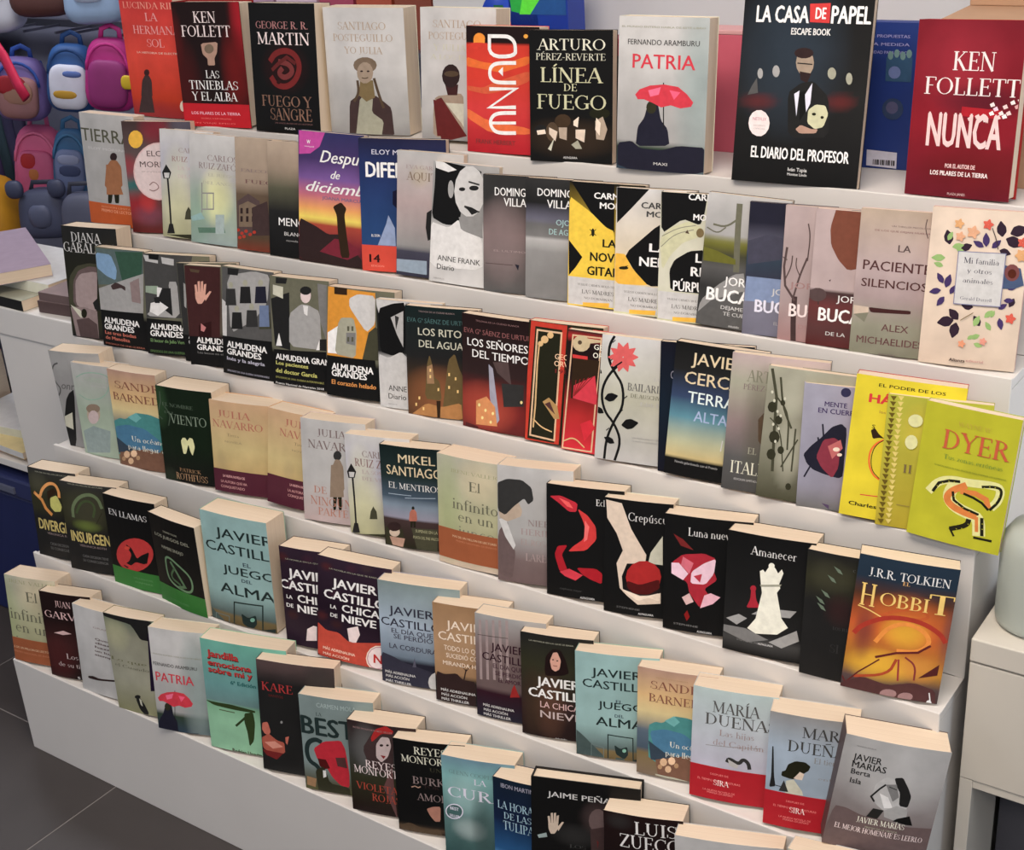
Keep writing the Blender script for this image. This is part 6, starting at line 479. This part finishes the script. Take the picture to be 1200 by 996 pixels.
# ------------------------------------------------------------ low table on the left with piles of books, shelf and crate under it
tb = empty('side_table', (0, .303, 0)); tag(tb, 'white side table loaded with book piles at the left end of the display stand', 'table')
bx('table_top', (-.95, 0, .795, -.0005, .27, .860), WHITE, tb, .003); bx('end_panel', (-.272, .004, 0, -.0005, .022, .794), WHITE, tb, .0015)
bx('lower_shelf', (-.95, .024, .438, -.02, .27, .456), WHITE, tb, .0015); bx('end_panel', (-.95, .0, 0, -.932, .26, .794), WHITE, tb, .0015)
def flat_book(name, x, y, z, w, d, t, rz, cov, lab, group, cat='book', spine='444', hard=False):
    r = empty(name, (x, y, z), rz); tag(r, lab, cat, group)
    def vb(n_, dd, c):
        bm = bmesh.new(); cl = bm.loops.layers.float_color.new('Col'); box(bm, *dd, bev=.0004)
        for f in bm.faces:
            for lp in f.loops: lp[cl] = (*ink(c), 1)
        return obj(n_, bm, PRINT, r)
    e = .003 if hard else .001; k = .0022 if hard else .0006
    vb('front_cover', (0, 0, t-k, w, d, t), cov); vb('back_cover', (0, 0, 0, w, d, k), cov); vb('spine', (0, 0, k, w, k, t-k), spine)
    bm = bmesh.new(); box(bm, e, k, k, w-e, d-e, t-k); o = obj('page_block', bm, PAGES_FLAT, r); return r
PAGES_FLAT = PAGES.copy(); PAGES_FLAT.name = 'book_pages_flat'
for n_ in PAGES_FLAT.node_tree.nodes:
    if n_.type == 'MAPPING': n_.inputs['Scale'].default_value = (4, 4, 1400)
flat_book('paperback_book', -.125, .318, .8603, .118, .19, .026, .10, '766', 'mauve paperback lying flat, nearest to the stand on the side table', 'books lying on the side table', spine='544')
flat_book('paperback_book', -.122, .322, .8866, .116, .185, .018, .07, '877', 'grey mauve paperback lying flat on top of the pile beside the archway cover', 'books lying on the side table', spine='655')
flat_book('paperback_book', -.43, .312, .8603, .27, .19, .024, -.03, '998', 'dark spined flat book with a pale top, left front on the side table', 'books lying on the side table', spine='222')
flat_book('paperback_book', -.50, .355, .8846, .37, .20, .024, .0, 'bbb', 'pale thick book with cream page edges in the middle of the rear pile', 'books lying on the side table', spine='ccb')
flat_book('paperback_book', -.564, .44, .909, .36, .155, .026, -.5, '989', 'lilac topped book on top of the rear pile', 'books lying on the side table', spine='dcb')
flat_book('magazine', -.60, .335, .4563, .29, .20, .012, .08, 'a99', 'pale magazine at the bottom of the pile on the lower shelf', 'magazines on the lower shelf', 'magazine', 'a54')
flat_book('magazine', -.62, .345, .4686, .30, .21, .016, -.05, 'cb8', 'yellowish magazine in the middle of the pile on the lower shelf', 'magazines on the lower shelf', 'magazine', 'bbb')
flat_book('magazine', -.60, .36, .4849, .27, .20, .02, .12, 'ccc', 'white magazine on top of the pile on the lower shelf', 'magazines on the lower shelf', 'magazine', 'bba')
flat_book('box', -.80, .36, .4563, .18, .16, .16, .1, 'a77', 'dusty pink box at the back of the lower shelf', None, 'box', 'a77')
BLUE = mat('blue_plastic', (.10, .14, .33), .45, noise=.05); BLUEL = mat('blue_plastic_rim', (.16, .19, .36), .45)
cr_ = empty('blue_crate', (-.72, .33, 0)); tag(cr_, 'dark blue plastic crate with a handle slot under the side table', 'crate')
bm = bmesh.new(); box(bm, 0, 0, 0, .42, .40, .36, bev=.008); obj('crate_body', bm, BLUE, cr_)
bm = bmesh.new(); box(bm, -.008, -.008, .36, .428, .408, .41, bev=.006); obj('crate_lid', bm, BLUEL, cr_)
bx('handle', (.25, -.014, .372, .35, -.006, .388), mat('grey_handle', (.35, .37, .45), .5), cr_)
# ------------------------------------------------------------ things standing on the top shelf behind the front row
ZT = Z0+5*DZ-.004
def solid(name, d, m, parent, bev=.0015): return bx(name, d, m, parent, bev)
def vcprint(name, fl_, parent):                                   # flat print in metres, on a plane y = 0 facing -y
    bm = fl_.bm
    for v in bm.verts: x, y, z = v.co; v.co = (x, -.0004-.00003*z, y)
    for f in bm.faces:
        f.normal_update()
        if f.normal.y > 0: f.normal_flip()
    return obj(name, bm, INK, parent)
def px_text(F_, s_, x0, y, x1, h, c, f='s'):
    (V, Fc), cap = text_geo(s_, f); xs = [p[0] for p in V]; a0, a1 = min(xs), max(xs); k = (x1-x0)/max(1e-6, a1-a0)
    F_.add([(x0+(p[0]-a0)*k, y+p[1]*h/cap, p[2] if len(p) > 2 else 0) for p in V], Fc, c)
def circ(cx, cy, rx, ry=None, n=16): ry = ry or rx; return [(cx+rx*math.cos(2*math.pi*k/n), cy+ry*math.sin(2*math.pi*k/n)) for k in range(n)]
def poly(F_, P_, c): F_.add(P_, tessellate_polygon([[Vector((u, v, 0)) for u, v in P_]]), c)
pk = empty('pink_box', (1.255, .66, ZT), .05); tag(pk, 'flat pink box with a black round spot behind the red umbrella book', 'box')
solid('box_body', (0, 0, 0, .20, .05, .185), mat('pink_card', (.78, .36, .44), .6, noise=.03), pk)
solid('box_lid', (-.001, -.001, .185, .201, .051, .192), mat('pink_card_light', (.82, .62, .63), .6), pk)
F_ = Flat(); poly(F_, circ(.006, .12, .018, .022), '111'); vcprint('printed_picture', F_, pk)
bb_ = empty('blue_activity_book', (1.47, .64, ZT), .05); tag(bb_, 'dark blue picture book with a barcode and green square, behind the large black book', 'book')
solid('back_cover', (0, 0, 0, .20, .014, .215), mat('blue_card', (.10, .20, .48), .5, noise=.05), bb_)
F_ = Flat()
for k in range(3): px_text(F_, ('SIETE PROPUESTAS', 'A LA MEDIDA', 'ACTIVIDAD PARA TODOS')[k], .058, .192-.0115*k, .128, .0045, '88b')
poly(F_, [(.04, .125), (.072, .128), (.070, .172), (.045, .170)], '384'); poly(F_, circ(.055, .162, .011, .006), 'aa8')
poly(F_, [(.095, .13), (.133, .13), (.133, .165), (.095, .165)], '357'); 
for k in range(4): poly(F_, circ(.101+.009*k, .167+.003*(k % 2), .004, .006), '688')
poly(F_, circ(.108, .143, .009), '67a'); poly(F_, [(.03, .06), (.055, .085), (.06, .082), (.045, .05)], 'a87'); poly(F_, circ(.108, .090, .016), '346'); poly(F_, circ(.107, .092, .009), '557')
poly(F_, [(.03, .022), (.066, .018), (.066, .034), (.03, .036)], 'aab'); poly(F_, [(.072, .004), (.118, .002), (.118, .026), (.072, .028)], 'bbc')
for k in range(12): poly(F_, [(.082+.0028*k, .006), (.0832+.0028*k+.0006*(k % 3), .006), (.0832+.0028*k+.0006*(k % 3), .014), (.082+.0028*k, .014)], '222')
vcprint('printed_picture', F_, bb_)
cb_ = empty('cardboard_box', (1.655, .60, ZT), .03); tag(cb_, 'plain brown cardboard box behind the dark red hardback on the top shelf', 'box')
solid('box_body', (0, 0, 0, .19, .14, .222), CARD, cb_); solid('flap', (-.002, -.003, .222, .192, .143, .226), CARD, cb_); solid('flap', (.0, .137, .2262, .19, .141, .27), CARD, cb_)
toy = empty('toy_box', (.80, .70, ZT), .05); tag(toy, 'blue toy box printed with a green and red shape behind the black title cover', 'box')
solid('box_body', (.055, 0, 0, .175, .06, .27), mat('toy_blue', (.08, .22, .62), .4, noise=.05), toy)
o = lathe('round_end', [(.06, 0), (.06, .06)], mat('toy_blue_round', (.10, .26, .72), .4), toy); o.rotation_euler = (math.radians(-90), 0, 0); o.location = (.055, 0, .185)
F_ = Flat(); poly(F_, [(.062, .205), (.09, .20), (.075, .28), (.055, .27)], '2a4'); poly(F_, [(.078, .20), (.095, .262), (.14, .27), (.11, .20)], '5d3'); poly(F_, [(.035, .165), (.055, .16), (.045, .215), (.025, .215)], '264'); poly(F_, [(.045, .165), (.062, .168), (.056, .205), (.04, .205)], 'c34'); poly(F_, [(.10, .20), (.172, .20), (.172, .262), (.15, .262)], '259'); vcprint('printed_picture', F_, toy)
bk_ = empty('black_box', (1.10, .63, ZT), .05); tag(bk_, 'small black and red box between the two black and white covers, at the back', 'box')
solid('box_body', (0, 0, 0, .10, .06, .150), mat('black_card', (.08, .08, .09), .5), bk_); solid('box_lid', (-.001, -.001, .150, .101, .061, .178), mat('red_card', (.5, .12, .18), .5), bk_)
# ------------------------------------------------------------ the shop beyond on the left: pegboard wall with hanging backpacks
BK = mat('slat_panel', (.58, .58, .66), .6, noise=.06, nscale=3); STEEL = mat('steel', (.45, .45, .5), .35, metal=.7); DARK = mat('dark_cloth', (.10, .10, .13), .8, noise=.2, nscale=8)
gd = empty('display_rack', (0, 1.72, 0)); tag(gd, 'grey panel rack with steel rails holding the backpacks beyond the stand', 'rack')
bx('back_board', (-2.6, 0, 0, .3, .03, 1.9), BK, gd); 
for z in (1.215, .80): 
    bm = bmesh.new(); box(bm, -2.3, -.06, z-.012, .1, -.03, z+.012, bev=.002); obj('rail', bm, STEEL, gd)
bx('base_shelf', (-2.6, -.5, .10, .3, 0, .14), STEEL, gd); bx('upper_shelf', (-1.0, -.26, 1.20, .3, 0, 1.215), STEEL, gd)
bx('side_board', (-2.62, -.42, 0, -2.6, 0, 1.9), DARK, gd)
for hx in (-1.92, -1.66, -1.42, -1.2, -1.78, -1.5):
    bm = bmesh.new(); box(bm, hx-.004, -.20, 1.205, hx+.004, -.03, 1.213); obj('hook', bm, STEEL, gd)
def sellip(bm, cx, cy, cz, rx, ry, rz, p=.55, taper=.0, nu=20, nv=14):
    sg = lambda v, e: math.copysign(abs(v)**e, v); rings = []
    for j in range(1, nv):
        th_ = math.pi*(j/nv-.5); zz = sg(math.sin(th_), p); rr = sg(math.cos(th_), p); k = 1-taper*zz
        rings.append([bm.verts.new((cx+rx*k*rr*sg(math.cos(2*math.pi*i/nu), p), cy+ry*k*rr*sg(math.sin(2*math.pi*i/nu), p), cz+rz*zz)) for i in range(nu)])
    for a_, b_ in zip(rings, rings[1:]):
        for i in range(nu): bm.faces.new((a_[i], a_[(i+1) % nu], b_[(i+1) % nu], b_[i]))
    bm.faces.new(rings[0][::-1]); bm.faces.new(rings[-1])
def tube(name, pts, r, m, parent, n=8):
    bm = bmesh.new(); rings = []
    P_ = [Vector(p) for p in pts]
    for i, p in enumerate(P_):
        d = (P_[min(i+1, len(P_)-1)]-P_[max(i-1, 0)]).normalized(); u = d.cross(Vector((0, 1, .01))).normalized(); v = d.cross(u)
        rings.append([bm.verts.new(p+r*(math.cos(2*math.pi*k/n)*u+.45*math.sin(2*math.pi*k/n)*v)) for k in range(n)])
    for a_, b_ in zip(rings, rings[1:]):
        for i in range(n): bm.faces.new((a_[i], a_[(i+1) % n], b_[(i+1) % n], b_[i]))
    bm.faces.new(rings[0][::-1]); bm.faces.new(rings[-1]); return obj(name, bm, m, parent, True)
def backpack(x, y, z, w_, h_, c1, c2, c3, lab, rz=.62, face=None, tilt=.12):
    r = empty('backpack', (x, y, z), rz); r.rotation_euler[0] = 0; r.rotation_euler[1] = tilt; tag(r, lab, 'backpack', 'small backpacks hanging on the rack')
    m1, m2, m3 = (mat('bag_cloth', c, .6, noise=.08, nscale=15) for c in (c1, c2, c3))
    bm = bmesh.new(); sellip(bm, 0, 0, 0, w_/2, w_*.32, h_/2, taper=.12); obj('bag_body', bm, m1, r, True)
    bm = bmesh.new(); sellip(bm, 0, -w_*.30, -h_*.10, w_*.40, w_*.13, h_*.33); obj('front_pocket', bm, m2, r, True)
    tube('zip', [(w_*.42*math.cos(a_), -w_*.30, h_*.08+h_*.36*math.sin(a_)) for a_ in [math.pi*k/10 for k in range(11)]], .005, m3, r, 6)
    tube('handle', [(-.03, .01, h_*.47), (-.026, .01, h_*.60), (0, .01, h_*.66), (.026, .01, h_*.60), (.03, .01, h_*.47)], .008, m3, r)
    for s_ in (-1, 1): tube('strap', [(s_*w_*.25, w_*.28, h_*.4), (s_*w_*.35, w_*.5, 0), (s_*w_*.28, w_*.3, -h_*.42)], .012, m3, r)
    if face:
        for nm, sx, sz, rx, rz_, c in face:
            bm = bmesh.new(); sellip(bm, sx*w_, -w_*.41, sz*h_, rx*w_, w_*.03, rz_*h_, p=.8, nu=14, nv=8); obj(nm, bm, mat('bag_patch', c, .6), r, True)
    return r
backpack(-1.57, 1.41, 1.05, .16, .20, (.45, .38, .62), (.60, .42, .42), (.15, .30, .62), 'lilac and blue backpack with a red and tan patch, leftmost of the upper row', face=[('patch', -.1, .1, .3, .16, (.62, .10, .15)), ('patch', .02, -.02, .3, .2, (.62, .45, .38))])
backpack(-1.375, 1.46, 1.085, .15, .21, (.16, .34, .58), (.85, .86, .92), (.12, .28, .50), 'blue and white backpack with a yellow flap, middle of the upper row', face=[('patch', -.05, -.20, .26, .07, (.75, .58, .18)), ('patch', .1, .1, .2, .05, (.35, .45, .7))])
backpack(-1.185, 1.46, 1.105, .15, .22, (.72, .16, .50), (.58, .18, .45), (.80, .20, .55), 'magenta backpack with a yellow disc, rightmost of the upper row', face=[('patch', .42, -.05, .14, .1, (.85, .72, .15))])
backpack(-1.67, 1.49, .775, .16, .27, (.85, .40, .58), (.80, .38, .55), (.88, .45, .62), 'rose pink backpack with a red patch, left of the lower row', face=[('patch', -.12, .1, .16, .1, (.70, .15, .18)), ('patch', -.02, -.06, .12, .08, (.75, .45, .25))])
backpack(-1.495, 1.49, .80, .12, .22, (.20, .38, .55), (.40, .45, .60), (.25, .45, .62), 'steel blue backpack with grey patches, right of the lower row', face=[('patch', 0, .08, .3, .08, (.55, .58, .7)), ('patch', .02, -.08, .3, .1, (.22, .26, .4))])
st = tube('strap', [(-1.56, 1.26, 1.30), (-1.48, 1.26, 1.25), (-1.42, 1.26, 1.18), (-1.38, 1.26, 1.10), (-1.35, 1.26, 1.06)], .022, mat('pink_strap', (.85, .15, .32), .6), None); st.name = 'shoulder_strap'; tag(st, 'bright pink padded strap hanging across the leftmost backpack', 'strap')
def bag_blob(name, d, c, lab, cat, extra=()):
    r = empty(name, d[:3], .5); tag(r, lab, cat)
    bm = bmesh.new(); sellip(bm, 0, 0, 0, d[3], d[4], d[5], taper=.1); obj('bag_body', bm, mat(name+'_cloth', c, .6, noise=.1, nscale=10), r, True)
    tube('handle', [(-.04, 0, d[5]*.9), (-.03, 0, d[5]*1.25), (.03, 0, d[5]*1.25), (.04, 0, d[5]*.9)], .008, mat(name+'_handle', tuple(v*.7 for v in c), .6), r)
    for i, (sx, sz, rx, rz_, cc) in enumerate(extra):
        bm = bmesh.new(); sellip(bm, sx, -d[4]*.9, sz, rx, .015, rz_, p=.8, nu=14, nv=8); obj('patch', bm, mat(name+'_patch', cc, .5), r, True)
    return r
bag_blob('toiletry_bag', (-1.66, 1.42, 1.33, .10, .06, .11), (.85, .86, .90), 'white bag with a red and pink print hanging at the top left', 'bag', [(.02, .02, .06, .03, (.85, .2, .3)), (-.01, .045, .05, .02, (.9, .5, .6)), (-.03, -.06, .02, .03, (.08, .08, .1))])
bag_blob('shoulder_bag', (-1.44, 1.46, 1.36, .10, .06, .09), (.36, .22, .20), 'dark brown bag hanging beside the white bag at the top', 'bag')
bag_blob('tote_bag', (-1.20, 1.46, 1.34, .09, .05, .085), (.62, .72, .85), 'pale blue bag hanging at the top next to the orange cover', 'bag', [(0, 0, .05, .02, (.75, .8, .9))])
bag_blob('bear_purse', (-1.46, 1.33, .675, .085, .055, .08), (.28, .30, .40), 'dark grey plush purse with round ears below the pink backpack', 'purse', [(-.07, .09, .03, .03, (.25, .27, .37)), (.07, .09, .03, .03, (.25, .27, .37)), (0, 0, .04, .04, (.34, .36, .46))])
bag_blob('plastic_bag', (-1.27, 1.33, .65, .07, .05, .11), (.33, .34, .42), 'smoky grey plastic bag beside the plush purse', 'bag')
bag_blob('yellow_bag', (-1.74, 1.28, .66, .13, .10, .12), (.78, .55, .12), 'large mustard yellow bag at the left edge', 'bag')
bag_blob('orange_bag', (-1.68, 1.14, .47, .15, .10, .09), (.62, .34, .14), 'brownish orange bag under the yellow bag', 'bag')
for i in range(6):
    g = tube('garment', [(-2.05+.06*i, 1.50, 1.12), (-2.04+.06*i, 1.49, .9), (-2.03+.06*i, 1.50, .62)], .03, mat('grey_cloth', (.20+.05*(i % 3), .24+.05*(i % 2), .34+.04*(i % 3)), .8, noise=.1), None)
    g.name = 'folded_trousers' if i == 0 else 'folded_trousers.%03d' % i
    tag(g, ('leftmost', 'second', 'third', 'fourth', 'fifth', 'rightmost')[i]+' of the six grey blue folded trousers hanging at the left edge', 'trousers', 'trousers hanging at the left edge')
cs = empty('dark_cabinet', (-2.62, 1.2, 0)); tag(cs, 'black cabinet at the top left corner behind the bags', 'cabinet')
bx('cabinet_body', (.1, .12, .95, .75, .30, 1.9), DARK, cs); bx('cabinet_shelf', (.1, .05, .93, .76, .12, .95), STEEL, cs)
for i, (x, wd, c, lb) in enumerate(((-.95, .16, (.85, .82, .85), 'white box'), (-.78, .15, (.9, .75, .82), 'pale pink box'), (-.62, .12, (.75, .6, .7), 'mauve box'), (-.49, .15, (.9, .78, .85), 'light pink box'), (-.33, .12, (.7, .3, .4), 'dark pink box'), (-.20, .12, (.75, .35, .25), 'brick red box'), (-.07, .12, (.6, .3, .22), 'brown box'))):
    r = empty('toy_package', (x, 1.50, 1.2155)); tag(r, lb+' on the rack shelf far behind the row of thick books', 'box', 'boxes on the rack shelf behind the stand')
    bx('box_body', (0, 0, 0, wd, .1, .17), mat('pack', c, .6), r); bx('box_lid', (-.002, -.002, .17, wd+.002, .102, .185), mat('pack_lid', tuple(v*.85 for v in c), .6), r)
